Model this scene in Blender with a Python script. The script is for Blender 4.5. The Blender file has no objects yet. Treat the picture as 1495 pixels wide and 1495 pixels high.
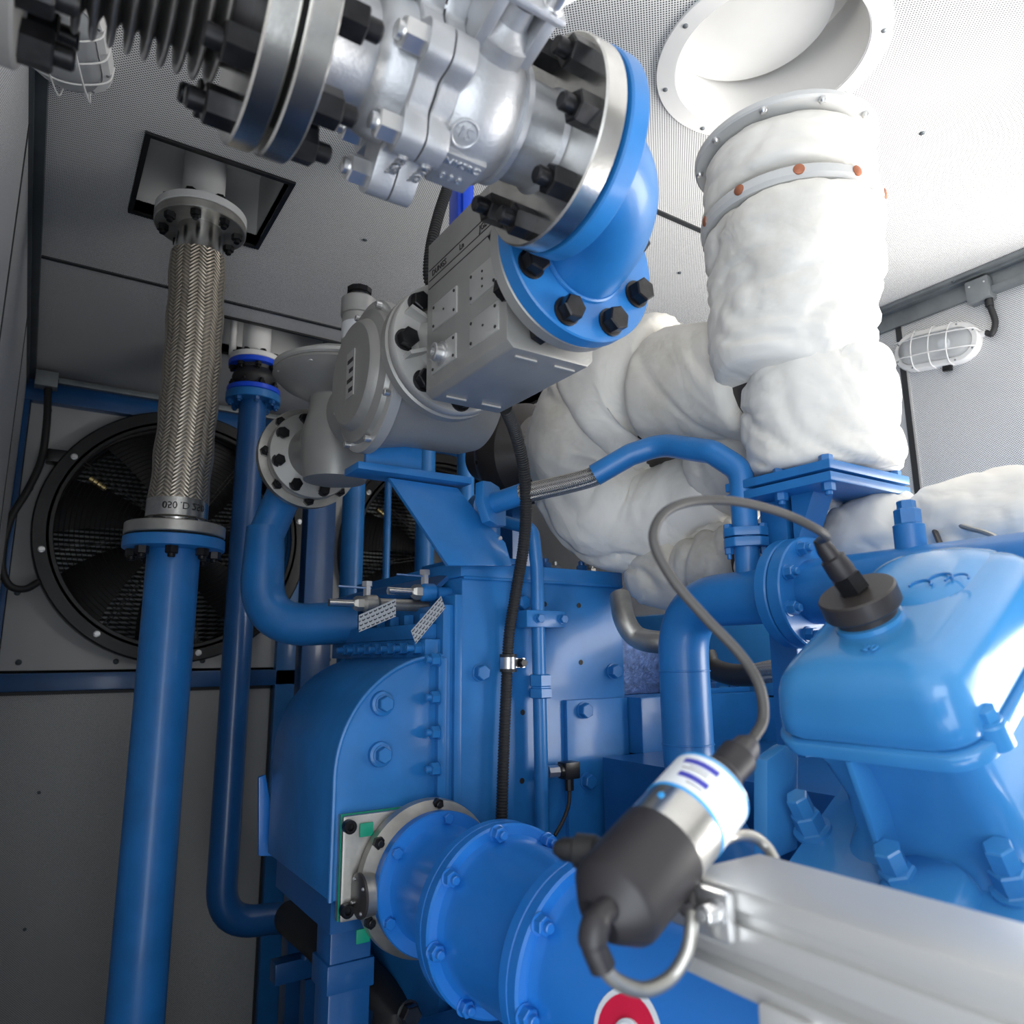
import bpy, bmesh, math, random
from mathutils import Vector, Matrix, noise
import mathutils
V = Vector
PI = math.pi
sc = bpy.context.scene
COL = sc.collection
random.seed(7)

# ------------------------------------------------------------------ camera
FPX = 1070.26
YAW, PIT, ROL = (math.radians(a) for a in (33.195, 11.2, -0.444))
CAMP = V((0, 0, 1.5))
FW = V((math.sin(YAW) * math.cos(PIT), math.cos(YAW) * math.cos(PIT), math.sin(PIT)))
_r0 = V((math.cos(YAW), -math.sin(YAW), 0)); _u0 = _r0.cross(FW)
RT = _r0 * math.cos(ROL) + _u0 * math.sin(ROL)
UP = -_r0 * math.sin(ROL) + _u0 * math.cos(ROL)
cd = bpy.data.cameras.new('camera'); cam = bpy.data.objects.new('camera', cd); COL.objects.link(cam)
m = Matrix((RT, UP, -FW)).transposed().to_4x4(); m.translation = CAMP
cam.matrix_world = m
cd.sensor_width = 36; cd.lens = FPX / 1495 * 36; cd.clip_start = 0.01
cd.dof.use_dof = True; cd.dof.focus_distance = 1.35; cd.dof.aperture_fstop = 6.3
sc.camera = cam

# ------------------------------------------------------------------ daylight
w = bpy.data.worlds.new('sky'); sc.world = w; w.use_nodes = True
bg = w.node_tree.nodes['Background']; bg.inputs[0].default_value = (0.92, 0.96, 1.0, 1); bg.inputs[1].default_value = 1.0

def area(name, loc, target, sx, sy, power, col):
    l = bpy.data.lights.new(name, 'AREA'); l.shape = 'RECTANGLE'; l.size = sx; l.size_y = sy; l.energy = power; l.color = col
    o = bpy.data.objects.new(name, l); COL.objects.link(o); o.location = loc
    o.rotation_euler = (V(target) - V(loc)).to_track_quat('-Z', 'Y').to_euler()
    return o
# daylight entering by the open side door on the right, the doorway the photographer stands in and the open end
area('door_daylight', (2.35, -0.22, 1.15), (0.95, 0.85, 2.15), 1.5, 2.1, 98, (1.0, 0.965, 0.92))
area('doorway_daylight', (-0.30, -0.75, 1.1), (0.7, 0.8, 1.8), 1.1, 1.9, 19, (0.86, 0.93, 1.0))
sc.view_settings.view_transform = 'Standard'; sc.view_settings.look = 'None'
sc.view_settings.gamma = 1.0; sc.view_settings.use_curve_mapping = False
sc.view_settings.exposure = 0.35

def at(u, v, X=None, Y=None, Z=None, D=None):
    """a point of the place seen at photo pixel (u, v) on a plane X=, Y=, Z= or at depth D"""
    d = FW + RT * ((u - 747.5) / FPX) + UP * ((747.5 - v) / FPX)
    if X is not None: t = X / d.x
    elif Y is not None: t = Y / d.y
    elif Z is not None: t = (Z - 1.5) / d.z
    else: t = D
    return CAMP + d * t

# ------------------------------------------------------------------ materials
MATS = {}
def nodes(name):
    m = bpy.data.materials.new(name); m.use_nodes = True; MATS[name] = m
    nt = m.node_tree; return m, nt, nt.nodes['Principled BSDF']
def N(nt, typ, **kw):
    n = nt.nodes.new(typ)
    for k, v in kw.items():
        if k.startswith('i_'):
            n.inputs[k[2:].replace('_', ' ')].default_value = v
        elif k.startswith('n'):
            n.inputs[int(k[1:])].default_value = v
        else: setattr(n, k, v)
    return n
def L(nt, a, ao, b, bi): nt.links.new(a.outputs[ao], b.inputs[bi])
def mth(nt, op, a, b=None, c=None):
    n = nt.nodes.new('ShaderNodeMath'); n.operation = op
    for i, x in enumerate((a, b, c)):
        if x is None: continue
        if isinstance(x, (int, float)): n.inputs[i].default_value = x
        else: nt.links.new(x, n.inputs[i])
    return n.outputs[0]
def simple(name, col, rough=0.5, metal=0.0, coat=0.0, bump=0.0, bscale=60, var=0.0, vscale=8, spec=None, sheen=0):
    m, nt, p = nodes(name)
    p.inputs['Base Color'].default_value = (*col, 1); p.inputs['Roughness'].default_value = rough
    p.inputs['Metallic'].default_value = metal; p.inputs['Coat Weight'].default_value = coat
    p.inputs['Coat Roughness'].default_value = 0.12
    if spec is not None: p.inputs['Specular IOR Level'].default_value = spec
    tc = N(nt, 'ShaderNodeTexCoord')
    if bump:
        nz = N(nt, 'ShaderNodeTexNoise', i_Scale=bscale, i_Detail=4.0); L(nt, tc, 'Object', nz, 'Vector')
        b = N(nt, 'ShaderNodeBump', i_Strength=bump, i_Distance=0.004); L(nt, nz, 0, b, 'Height'); L(nt, b, 0, p, 'Normal')
    if var:
        nz = N(nt, 'ShaderNodeTexNoise', i_Scale=vscale, i_Detail=6.0); L(nt, tc, 'Object', nz, 'Vector')
        r = N(nt, 'ShaderNodeMapRange', n1=0.35, n2=0.7, n3=1 - var, n4=1 + var); L(nt, nz, 0, r, 0)
        mx = N(nt, 'ShaderNodeMix', data_type='RGBA', blend_type='MULTIPLY'); mx.inputs[0].default_value = 1
        mx.inputs[6].default_value = (*col, 1); L(nt, r, 0, mx, 7); L(nt, mx, 2, p, 'Base Color')
    return m
simple('blue', (0.017, 0.170, 0.47), 0.40, 0, 0.18, 0.03, 90, 0.10, 14)
simple('blue_shaded', (0.010, 0.095, 0.29), 0.36, 0, 0.3, 0.03, 70, 0.10, 9)  # same blue paint, darkened in colour for far and shaded parts
simple('blue_bright', (0.014, 0.175, 0.58), 0.34, 0, 0.4, 0.02, 70, 0.06, 9)
simple('blue_light', (0.055, 0.285, 0.62), 0.24, 0, 0.5, 0.015, 60, 0.05, 9)
simple('royal', (0.006, 0.075, 0.72), 0.35, 0, 0.3)
simple('black', (0.012, 0.012, 0.013), 0.38, 0, 0.1, 0.05, 120, 0.2, 30)
simple('nut', (0.018, 0.018, 0.020), 0.33, 0.55, 0.0, 0.05, 150, 0.3, 60)
simple('rubber', (0.02, 0.02, 0.021), 0.55, 0, 0, 0.04, 80)
simple('softblack', (0.022, 0.020, 0.023), 0.45)
simple('bronze', (0.038, 0.032, 0.030), 0.42, 0, 0.1)
simple('cast', (0.43, 0.44, 0.46), 0.44, 0.7, 0, 0.10, 240, 0.10, 18)
simple('castgrey', (0.33, 0.325, 0.31), 0.40, 0.35, 0, 0.06, 260, 0.08, 10)
simple('castlight', (0.46, 0.455, 0.44), 0.42, 0.35, 0, 0.06, 260, 0.08, 10)
simple('steel', (0.66, 0.65, 0.62), 0.24, 1.0, 0, 0.02, 200, 0.14, 25)
simple('steeldull', (0.46, 0.445, 0.41), 0.42, 0.85, 0, 0.05, 120, 0.2, 20)
simple('zinc', (0.70, 0.70, 0.70), 0.3, 0.9)
simple('alu', (0.66, 0.655, 0.64), 0.42, 0.55, 0, 0.02, 300, 0.04, 5)
simple('greygal', (0.25, 0.27, 0.28), 0.45, 0.5, 0, 0.03, 80, 0.12, 20)
simple('white', (0.80, 0.79, 0.77), 0.5, 0, 0, 0.02, 60, 0.03, 6)
simple('whitegrey', (0.58, 0.58, 0.57), 0.5, 0, 0, 0.02, 60, 0.05, 6)
simple('panelgrey', (0.50, 0.50, 0.49), 0.5, 0, 0, 0.02, 60, 0.05, 4)
simple('seam', (0.03, 0.032, 0.034), 0.5, 0, 0)
simple('frame', (0.10, 0.115, 0.125), 0.45, 0.4, 0, 0.02, 60, 0.15, 10)
simple('darkfloor', (0.05, 0.05, 0.055), 0.6, 0, 0, 0.1, 30, 0.2, 5)
simple('whitelabel', (0.82, 0.85, 0.88), 0.4)
simple('skyring', (0.04, 0.36, 0.80), 0.4)
simple('inkblue', (0.05, 0.055, 0.42), 0.4)
simple('ink', (0.02, 0.02, 0.02), 0.6)
simple('red', (0.72, 0.012, 0.06), 0.4)
simple('green', (0.0, 0.27, 0.16), 0.5)
simple('cable', (0.06, 0.057, 0.055), 0.5)
simple('copper', (0.42, 0.16, 0.09), 0.5, 0.6)
simple('bellowsteel', (0.26, 0.255, 0.25), 0.36, 0.9, 0, 0.04, 120, 0.2, 20)
simple('foil', (0.12, 0.19, 0.38), 0.38, 0.5, 0, 0.7, 180, 0.35, 60)
simple('corefin', (0.10, 0.10, 0.10), 0.5, 0.3)
simple('gold', (0.72, 0.55, 0.25), 0.3, 0.9)

def mk_fabric(name, col, stain):
    m, nt, p = nodes(name)
    tc = N(nt, 'ShaderNodeTexCoord')
    n1 = N(nt, 'ShaderNodeTexNoise', i_Scale=8.0, i_Detail=3.5, i_Roughness=0.5, i_Distortion=0.7)
    n2 = N(nt, 'ShaderNodeTexNoise', i_Scale=38.0, i_Detail=4.0)
    n3 = N(nt, 'ShaderNodeTexNoise', i_Scale=5.0, i_Detail=7.0, i_Roughness=0.65)
    for n in (n1, n2, n3): L(nt, tc, 'Object', n, 'Vector')
    r = N(nt, 'ShaderNodeMapRange', n1=0.5, n2=0.75); L(nt, n3, 0, r, 0)
    mx = N(nt, 'ShaderNodeMix', data_type='RGBA'); L(nt, r, 0, mx, 0)
    mx.inputs[6].default_value = (*col, 1); mx.inputs[7].default_value = (*stain, 1); L(nt, mx, 2, p, 'Base Color')
    b1 = N(nt, 'ShaderNodeBump', i_Strength=0.5, i_Distance=0.02); L(nt, n1, 0, b1, 'Height')
    b2 = N(nt, 'ShaderNodeBump', i_Strength=0.12, i_Distance=0.004); L(nt, n2, 0, b2, 'Height'); L(nt, b1, 0, b2, 'Normal'); L(nt, b2, 0, p, 'Normal')
    p.inputs['Roughness'].default_value = 0.62
    p.inputs['Sheen Weight'].default_value = 0.1
mk_fabric('fabric', (0.80, 0.775, 0.72), (0.64, 0.60, 0.52))
mk_fabric('fabric_worn', (0.70, 0.67, 0.61), (0.50, 0.455, 0.375))

def mk_perf(name, a, b, col, hole=(0.055, 0.055, 0.06), pitch=0.0068, rad=0.225, rough=0.42):
    """sheet metal with a staggered grid of punched holes; a, b = which object axes span the sheet"""
    m, nt, p = nodes(name)
    tc = N(nt, 'ShaderNodeTexCoord'); sp = N(nt, 'ShaderNodeSeparateXYZ'); L(nt, tc, 'Object', sp, 0)
    u0, v0 = sp.outputs[a], sp.outputs[b]
    def grid(off):
        fx = mth(nt, 'SUBTRACT', mth(nt, 'FRACT', mth(nt, 'ADD', mth(nt, 'MULTIPLY', u0, 1 / pitch), 100 + off)), 0.5)
        fy = mth(nt, 'SUBTRACT', mth(nt, 'FRACT', mth(nt, 'ADD', mth(nt, 'MULTIPLY', v0, 1 / pitch), 100 + off)), 0.5)
        return mth(nt, 'SQRT', mth(nt, 'ADD', mth(nt, 'MULTIPLY', fx, fx), mth(nt, 'MULTIPLY', fy, fy)))
    d = mth(nt, 'MINIMUM', grid(0), grid(0.5))
    mask = mth(nt, 'LESS_THAN', d, rad)
    nz = N(nt, 'ShaderNodeTexNoise', i_Scale=2.2, i_Detail=6.0); L(nt, tc, 'Object', nz, 'Vector')
    r = N(nt, 'ShaderNodeMapRange', n1=0.3, n2=0.7, n3=0.94, n4=1.04); L(nt, nz, 0, r, 0)
    m0 = N(nt, 'ShaderNodeMix', data_type='RGBA', blend_type='MULTIPLY'); m0.inputs[0].default_value = 1
    m0.inputs[6].default_value = (*col, 1); L(nt, r, 0, m0, 7)
    mx = N(nt, 'ShaderNodeMix', data_type='RGBA'); nt.links.new(mask, mx.inputs[0])
    L(nt, m0, 2, mx, 6); mx.inputs[7].default_value = (*hole, 1); L(nt, mx, 2, p, 'Base Color')
    p.inputs['Roughness'].default_value = rough
mk_perf('perf_xy', 0, 1, (0.85, 0.845, 0.83))
mk_perf('perf_yz', 1, 2, (0.84, 0.84, 0.84))
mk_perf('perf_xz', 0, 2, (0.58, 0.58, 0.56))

def mk_braid(name, col, cols=22, rows=150):
    """woven wire: chevrons in columns, laid on the tube's own UV (u round, v metres along)"""
    m, nt, p = nodes(name)
    uv = N(nt, 'ShaderNodeUVMap'); sp = N(nt, 'ShaderNodeSeparateXYZ'); L(nt, uv, 0, sp, 0)
    cu = mth(nt, 'MULTIPLY', sp.outputs[0], cols)
    tri = mth(nt, 'PINGPONG', cu, 1.0)
    ph = mth(nt, 'ADD', mth(nt, 'MULTIPLY', sp.outputs[1], rows), mth(nt, 'MULTIPLY', tri, 1.6))
    s = mth(nt, 'SINE', mth(nt, 'MULTIPLY', ph, 2 * PI))
    e = mth(nt, 'ABSOLUTE', mth(nt, 'SUBTRACT', tri, 0.5))
    h = mth(nt, 'SUBTRACT', mth(nt, 'MULTIPLY', s, 0.5), mth(nt, 'MULTIPLY', e, 1.2))
    r = N(nt, 'ShaderNodeMapRange', n1=-1.0, n2=0.5, n3=0.38, n4=1.1); nt.links.new(h, r.inputs[0])
    mx = N(nt, 'ShaderNodeMix', data_type='RGBA', blend_type='MULTIPLY'); mx.inputs[0].default_value = 1
    mx.inputs[6].default_value = (*col, 1); L(nt, r, 0, mx, 7); L(nt, mx, 2, p, 'Base Color')
    b = N(nt, 'ShaderNodeBump', i_Strength=0.7, i_Distance=0.002); nt.links.new(h, b.inputs['Height']); L(nt, b, 0, p, 'Normal')
    p.inputs['Metallic'].default_value = 0.85; p.inputs['Roughness'].default_value = 0.36
mk_braid('braid', (0.62, 0.55, 0.45), 22, 110)
mk_braid('braid_fine', (0.55, 0.53, 0.50), 16, 260)

def mk_tag():
    m, nt, p = nodes('tagprint')
    uv = N(nt, 'ShaderNodeUVMap'); sp = N(nt, 'ShaderNodeSeparateXYZ'); L(nt, uv, 0, sp, 0)
    fy = mth(nt, 'MULTIPLY', sp.outputs[1], 4.0); row = mth(nt, 'FLOOR', fy)
    fx = mth(nt, 'FRACT', mth(nt, 'ADD', mth(nt, 'MULTIPLY', sp.outputs[0], 8.0), mth(nt, 'MULTIPLY', row, 0.5)))
    g = mth(nt, 'FRACT', fy)
    k = mth(nt, 'ABSOLUTE', mth(nt, 'SUBTRACT', mth(nt, 'SUBTRACT', g, 0.45), mth(nt, 'MULTIPLY', mth(nt, 'PINGPONG', mth(nt, 'MULTIPLY', fx, 2.0), 1.0), 0.22)))
    mask = mth(nt, 'MULTIPLY', mth(nt, 'LESS_THAN', k, 0.17), mth(nt, 'LESS_THAN', mth(nt, 'ABSOLUTE', mth(nt, 'SUBTRACT', fx, 0.5)), 0.36))
    mx = N(nt, 'ShaderNodeMix', data_type='RGBA'); nt.links.new(mask, mx.inputs[0])
    mx.inputs[6].default_value = (0.38, 0.40, 0.42, 1); mx.inputs[7].default_value = (0.03, 0.035, 0.045, 1); L(nt, mx, 2, p, 'Base Color')
    p.inputs['Roughness'].default_value = 0.4
mk_tag()
def mk_glass():
    m, nt, p = nodes('frosted')
    p.inputs['Base Color'].default_value = (0.86, 0.88, 0.90, 1); p.inputs['Roughness'].default_value = 0.35
    p.inputs['Transmission Weight'].default_value = 0.75; p.inputs['IOR'].default_value = 1.2
mk_glass()

# ------------------------------------------------------------------ mesh helpers
class Mb:
    def __init__(s): s.v = []; s.f = []; s.uv = {}
    def add(s, vs, fs, uvs=None):
        o = len(s.v); s.v += [V(x) for x in vs]
        for i, q in enumerate(fs):
            if uvs: s.uv[len(s.f)] = uvs[i]
            s.f.append([o + k for k in q])
        return s
def basis(d, ref=None):
    d = V(d).normalized(); r = V(ref) if ref is not None else (V((0, 0, 1)) if abs(d.z) < 0.9 else V((1, 0, 0)))
    e1 = (r - d * r.dot(d)).normalized(); return e1, d.cross(e1), d
def lathe(b, p, d, prof, seg=40, ref=None, fn=None):
    """profile [(t, r)] turned about the axis through p along d; fn(angle, t, r) may vary the radius"""
    e1, e2, d = basis(d, ref); p = V(p); vs = []; fs = []
    n = len(prof)
    for t, r in prof:
        for k in range(seg):
            a = 2 * PI * k / seg; rr = fn(a, t, r) if fn else r
            vs.append(p + d * t + (e1 * math.cos(a) + e2 * math.sin(a)) * rr)
    for i in range(n - 1):
        for k in range(seg):
            k2 = (k + 1) % seg; fs.append((i * seg + k, i * seg + k2, (i + 1) * seg + k2, (i + 1) * seg + k))
    if prof[0][1] > 1e-6: fs.append(tuple(range(seg))[::-1])
    if prof[-1][1] > 1e-6: fs.append(tuple((n - 1) * seg + k for k in range(seg)))
    return b.add(vs, fs)
def ringbody(b, p, d, t0, t1, ri, ro, seg=48, bev=0.0):
    """flat ring (washer) from t0 to t1"""
    e1, e2, d = basis(d); p = V(p); vs = []; fs = []
    pr = [(t0, ri), (t0, ro - bev), (t0 + bev, ro), (t1 - bev, ro), (t1, ro - bev), (t1, ri)]
    n = len(pr)
    for t, r in pr:
        for k in range(seg):
            a = 2 * PI * k / seg; vs.append(p + d * t + (e1 * math.cos(a) + e2 * math.sin(a)) * r)
    for i in range(n):
        j = (i + 1) % n
        for k in range(seg):
            k2 = (k + 1) % seg; fs.append((i * seg + k, i * seg + k2, j * seg + k2, j * seg + k))
    return b.add(vs, fs)
def disc(b, p, d, t0, t1, r, seg=48, bev=0.002):
    return lathe(b, p, d, [(t0, r - bev), (t0 + bev, r), (t1 - bev, r), (t1, r - bev)], seg)
def catmull(pts, n=8):
    P = [V(p) for p in pts]; P = [P[0] * 2 - P[1]] + P + [P[-1] * 2 - P[-2]]; out = []
    for i in range(1, len(P) - 2):
        for k in range(n):
            t = k / n
            out.append(0.5 * (2 * P[i] + (P[i + 1] - P[i - 1]) * t + (2 * P[i - 1] - 5 * P[i] + 4 * P[i + 1] - P[i + 2]) * t * t + (3 * P[i] - P[i - 1] - 3 * P[i + 1] + P[i + 2]) * t ** 3))
    out.append(P[-2]); return out
def fillet(pts, rad, n=8):
    P = [V(p) for p in pts]; out = [P[0]]
    for i in range(1, len(P) - 1):
        a = P[i - 1] - P[i]; c = P[i + 1] - P[i]; la, lc = a.length, c.length; a.normalize(); c.normalize()
        ang = a.angle(c); r = rad[i - 1] if isinstance(rad, (list, tuple)) else rad
        t = min(r / math.tan(ang / 2), la * 0.49, lc * 0.49)
        s, e = P[i] + a * t, P[i] + c * t
        for k in range(n + 1):
            x = k / n
            q = (1 - x) ** 2 * s + 2 * x * (1 - x) * P[i] + x * x * e
            out.append(q)
    out.append(P[-1]); return out
def tube(b, pts, r, seg=20, caps=True, fn=None):
    """round tube along pts; r number or list; fn(i, angle, r) may vary the radius; UV u round, v metres"""
    pts = [V(p) for p in pts]; n = len(pts); R = r if isinstance(r, (list, tuple)) else [r] * n
    vs = []; fs = []; uv = []
    tan = [(pts[min(i + 1, n - 1)] - pts[max(i - 1, 0)]).normalized() for i in range(n)]
    e1, e2, _ = basis(tan[0]); dist = [0.0]
    for i in range(n):
        if i:
            ax = tan[i - 1].cross(tan[i])
            if ax.length > 1e-9:
                q = mathutils.Quaternion(ax.normalized(), tan[i - 1].angle(tan[i])); e1 = q @ e1
            e1 = (e1 - tan[i] * e1.dot(tan[i])).normalized(); dist.append(dist[-1] + (pts[i] - pts[i - 1]).length)
        e2 = tan[i].cross(e1)
        for k in range(seg):
            a = 2 * PI * k / seg; rr = fn(i, a, R[i]) if fn else R[i]
            vs.append(pts[i] + (e1 * math.cos(a) + e2 * math.sin(a)) * rr)
    for i in range(n - 1):
        for k in range(seg):
            k2 = (k + 1) % seg; fs.append((i * seg + k, i * seg + k2, (i + 1) * seg + k2, (i + 1) * seg + k))
            uv.append([(k / seg, dist[i]), ((k + 1) / seg, dist[i]), ((k + 1) / seg, dist[i + 1]), (k / seg, dist[i + 1])])
    if caps:
        fs.append(tuple(range(seg))[::-1]); uv.append([(0, 0)] * seg)
        fs.append(tuple((n - 1) * seg + k for k in range(seg))); uv.append([(0, 0)] * seg)
    return b.add(vs, fs, uv)
def cyl(b, p, q, r, r2=None, seg=24):
    return tube(b, [p, q], [r, r if r2 is None else r2], seg)
def hexa(b, lo, hi, ax=None, o=None):
    """box from corner lo to hi in the frame (o, ax[3])"""
    c = [V((x, y, z)) for z in (lo[2], hi[2]) for y in (lo[1], hi[1]) for x in (lo[0], hi[0])]
    if ax: c = [V(o) + ax[0] * p.x + ax[1] * p.y + ax[2] * p.z for p in c]
    return b.add(c, [(0, 2, 3, 1), (4, 5, 7, 6), (0, 1, 5, 4), (2, 6, 7, 3), (0, 4, 6, 2), (1, 3, 7, 5)])
def box(b, c, s): 
    return hexa(b, [c[i] - s[i] / 2 for i in range(3)], [c[i] + s[i] / 2 for i in range(3)])
def bar(b, p, q, wd, ht, ref=(0, 0, 1)):
    """rectangular bar from p to q, wd across, ht along ref"""
    p, q = V(p), V(q); e1, e2, d = basis(q - p, ref); ln = (q - p).length
    return hexa(b, (-wd / 2, -ht / 2, 0), (wd / 2, ht / 2, ln), (e2, e1, d), p)
def prism(b, poly, o, ex, ey, ez, t0, t1):
    """polygon (x, y) in the plane o, ex, ey pushed from t0 to t1 along ez"""
    o, ex, ey, ez = V(o), V(ex), V(ey), V(ez); n = len(poly)
    vs = [o + ex * x + ey * y + ez * t for t in (t0, t1) for x, y in poly]
    fs = [tuple(range(n))[::-1], tuple(range(n, 2 * n))] + [(k, (k + 1) % n, n + (k + 1) % n, n + k) for k in range(n)]
    return b.add(vs, fs)
def quadprism(b, pts, nrm):
    """thin plate: world points of one face, thickness vector"""
    n = len(pts); P = [V(p) for p in pts]; vs = P + [p + V(nrm) for p in P]
    return b.add(vs, [tuple(range(n))[::-1], tuple(range(n, 2 * n))] + [(k, (k + 1) % n, n + (k + 1) % n, n + k) for k in range(n)])
def mesh(name, b, mat, bevel=0, angle=35, sub=0, loc=None):
    me = bpy.data.meshes.new(name)
    off = V(loc) if loc is not None else V()
    me.from_pydata([v - off for v in b.v], [], b.f)
    if b.uv:
        ul = me.uv_layers.new(name='UVMap')
        for pi, p in enumerate(me.polygons):
            if pi in b.uv:
                for li, uv in zip(p.loop_indices, b.uv[pi]): ul.data[li].uv = uv
    bm = bmesh.new(); bm.from_mesh(me)
    bmesh.ops.recalc_face_normals(bm, faces=bm.faces)
    if bevel:
        ed = [e for e in bm.edges if len(e.link_faces) == 2 and e.calc_face_angle(0) > math.radians(40)]
        bmesh.ops.bevel(bm, geom=ed, offset=bevel, segments=2, affect='EDGES', profile=0.6, clamp_overlap=True)
    bm.to_mesh(me); bm.free()
    me.materials.append(MATS[mat])
    for p in me.polygons: p.use_smooth = True
    me.set_sharp_from_angle(angle=math.radians(angle))
    return me
def link(name, data, parent=None, loc=(0, 0, 0)):
    o = bpy.data.objects.new(name, data); COL.objects.link(o); o.location = loc
    if parent: o.parent = parent
    return o
def wloc(o):
    p = V(o.location)
    while o.parent: o = o.parent; p += V(o.location)
    return p
def thing(name, label, cat, loc, group=None):
    o = link(name, None, None, loc); o.empty_display_size = 0.05
    o['label'] = label; o['category'] = cat
    if group: o['group'] = group
    return o
def part(name, b, mat, parent, bevel=0, angle=35, label=None):
    w0 = wloc(parent); me = mesh(name, b, mat, bevel, angle, 0, w0)
    o = link(name, me, parent)
    if label: o['label'] = label
    return o
def solo(name, label, cat, b, mat, bevel=0, angle=35, group=None, kind=None, loc=None):
    loc = V(loc) if loc is not None else sum(b.v, V()) / len(b.v)
    o = link(name, mesh(name, b, mat, bevel, angle, 0, loc), None, loc); o['label'] = label; o['category'] = cat
    if group: o['group'] = group
    if kind: o['kind'] = kind
    return o
def struct(name, b, mat, bevel=0, label=None, parent=None):
    o = link(name, mesh(name, b, mat, bevel), parent)
    if not parent: o['kind'] = 'structure'
    if label: o['label'] = label
    return o
def new(): return Mb()
# shared bolt meshes, axis +Z, seated at z = 0
def hexpts(r, z, b=0): return [V((r * math.cos(PI / 3 * k), r * math.sin(PI / 3 * k), z)) for k in range(6)]
BOLT = {}
def boltmesh(kind, mat, af, h, stud=0.0, washer=True):
    key = (kind, mat, round(af, 4), round(h, 4), round(stud, 4), washer)
    if key in BOLT: return BOLT[key]
    b = new(); r = af / 2 / math.cos(PI / 6); z0 = 0
    if washer: lathe(b, (0, 0, 0), (0, 0, 1), [(0, af * 0.66), (af * 0.1, af * 0.66), (af * 0.12, af * 0.6)], 20); z0 = af * 0.12
    if kind == 'hex':
        c = r * 0.10
        vs = hexpts(r, z0) + hexpts(r, z0 + h - c) + hexpts(r * 0.88, z0 + h)
        fs = [tuple(range(6))[::-1]] + [(i * 6 + k, i * 6 + (k + 1) % 6, i * 6 + 6 + (k + 1) % 6, i * 6 + 6 + k) for i in range(2) for k in range(6)] + [tuple(range(12, 18))]
        b.add(vs, fs)
        if stud: lathe(b, (0, 0, z0 + h), (0, 0, 1), [(-0.001, af * 0.32), (stud * 0.85, af * 0.32), (stud, af * 0.25)], 16)
    elif kind == 'socket':
        lathe(b, (0, 0, z0), (0, 0, 1), [(0, af * 0.5), (h * 0.9, af * 0.5), (h, af * 0.44), (h, af * 0.26), (h * 0.5, af * 0.24), (h * 0.5, 0.0)], 18)
    elif kind == 'pan':
        lathe(b, (0, 0, z0), (0, 0, 1), [(0, af * 0.5), (h * 0.5, af * 0.48), (h * 0.9, af * 0.3), (h, 0.0)], 14)
    me = mesh('bolt_' + kind, b, mat, 0, 30); BOLT[key] = me; return me
def bolt(parent, p, d, me, name='bolt', spin=0.0):
    o = link(name, me, parent); o.location = V(p) - wloc(parent)
    o.rotation_mode = 'QUATERNION'; o.rotation_quaternion = V(d).to_track_quat('Z', 'Y') @ mathutils.Quaternion((0, 0, 1), spin)
    return o
def boltring(parent, c, d, r, n, me, name='bolt', ph=0.0, ref=None, spin=0.2, skip=()):
    e1, e2, d = basis(d, ref)
    for k in range(n):
        if k in skip: continue
        a = ph + 2 * PI * k / n
        bolt(parent, V(c) + (e1 * math.cos(a) + e2 * math.sin(a)) * r, d, me, name, spin + k * 0.3)
def textmesh(body, size, depth, mat):
    c = bpy.data.curves.new('t', 'FONT'); c.body = body; c.size = size; c.extrude = depth; c.align_x = 'CENTER'; c.align_y = 'CENTER'
    c.resolution_u = 3
    o = bpy.data.objects.new('t', c); COL.objects.link(o); dg = bpy.context.evaluated_depsgraph_get()
    me = bpy.data.meshes.new_from_object(o.evaluated_get(dg)); bpy.data.objects.remove(o); me.materials.clear(); me.materials.append(MATS[mat]); return me
def text(name, body, size, depth, mat, parent, p, ex, ey):
    o = link(name, textmesh(body, size, depth, mat), parent); o.location = V(p) - wloc(parent)
    ex = V(ex).normalized(); ez = ex.cross(V(ey)).normalized(); ey = ez.cross(ex)
    o.rotation_mode = 'QUATERNION'; o.rotation_quaternion = Matrix((ex, ey, ez)).transposed().to_quaternion(); return o
X_, Y_, Z_ = V((1, 0, 0)), V((0, 1, 0)), V((0, 0, 1))

# ================================================================== THE SETTING
XL, XR, YB, YN, HC = -0.10, 2.25, 3.32, -1.7, 2.60
HOLE = V((1.06, 0.725)); HR = 0.178
# floor
b = new(); box(b, ((XL + XR) / 2, (YB + YN) / 2, -0.05), (XR - XL + 0.6, YB - YN + 0.4, 0.1)); struct('floor', b, 'darkfloor')
# ceiling: three sheets of perforated panel with dark joints, a round exhaust opening and two square hatches
ceil = link('ceiling', None); ceil['kind'] = 'structure'
def sheet(x0, x1, y0, y1, holes, z0=HC, t=0.03):
    b = new(); xs = sorted({x0, x1} | {h[0] for h in holes} | {h[1] for h in holes}); ys = sorted({y0, y1} | {h[2] for h in holes} | {h[3] for h in holes})
    for i in range(len(xs) - 1):
        for j in range(len(ys) - 1):
            cx, cy = (xs[i] + xs[i + 1]) / 2, (ys[j] + ys[j + 1]) / 2
            if any(h[0] < cx < h[1] and h[2] < cy < h[3] for h in holes): continue
            hexa(b, (xs[i], ys[j], z0), (xs[i + 1], ys[j + 1], z0 + t))
    return b
S1, S2 = 1.19, 2.26
HA = (0.115, 0.412, 1.575, 1.888); HB = (0.425, 0.86, 2.375, 2.665); HCx = (1.33, 1.76, 2.375, 2.665)
sq = (HOLE.x - 0.25, HOLE.x + 0.25, HOLE.y - 0.25, HOLE.y + 0.25)
b = sheet(XL - 0.3, XR + 0.1, YN, S1 - 0.004, [sq])
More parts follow.
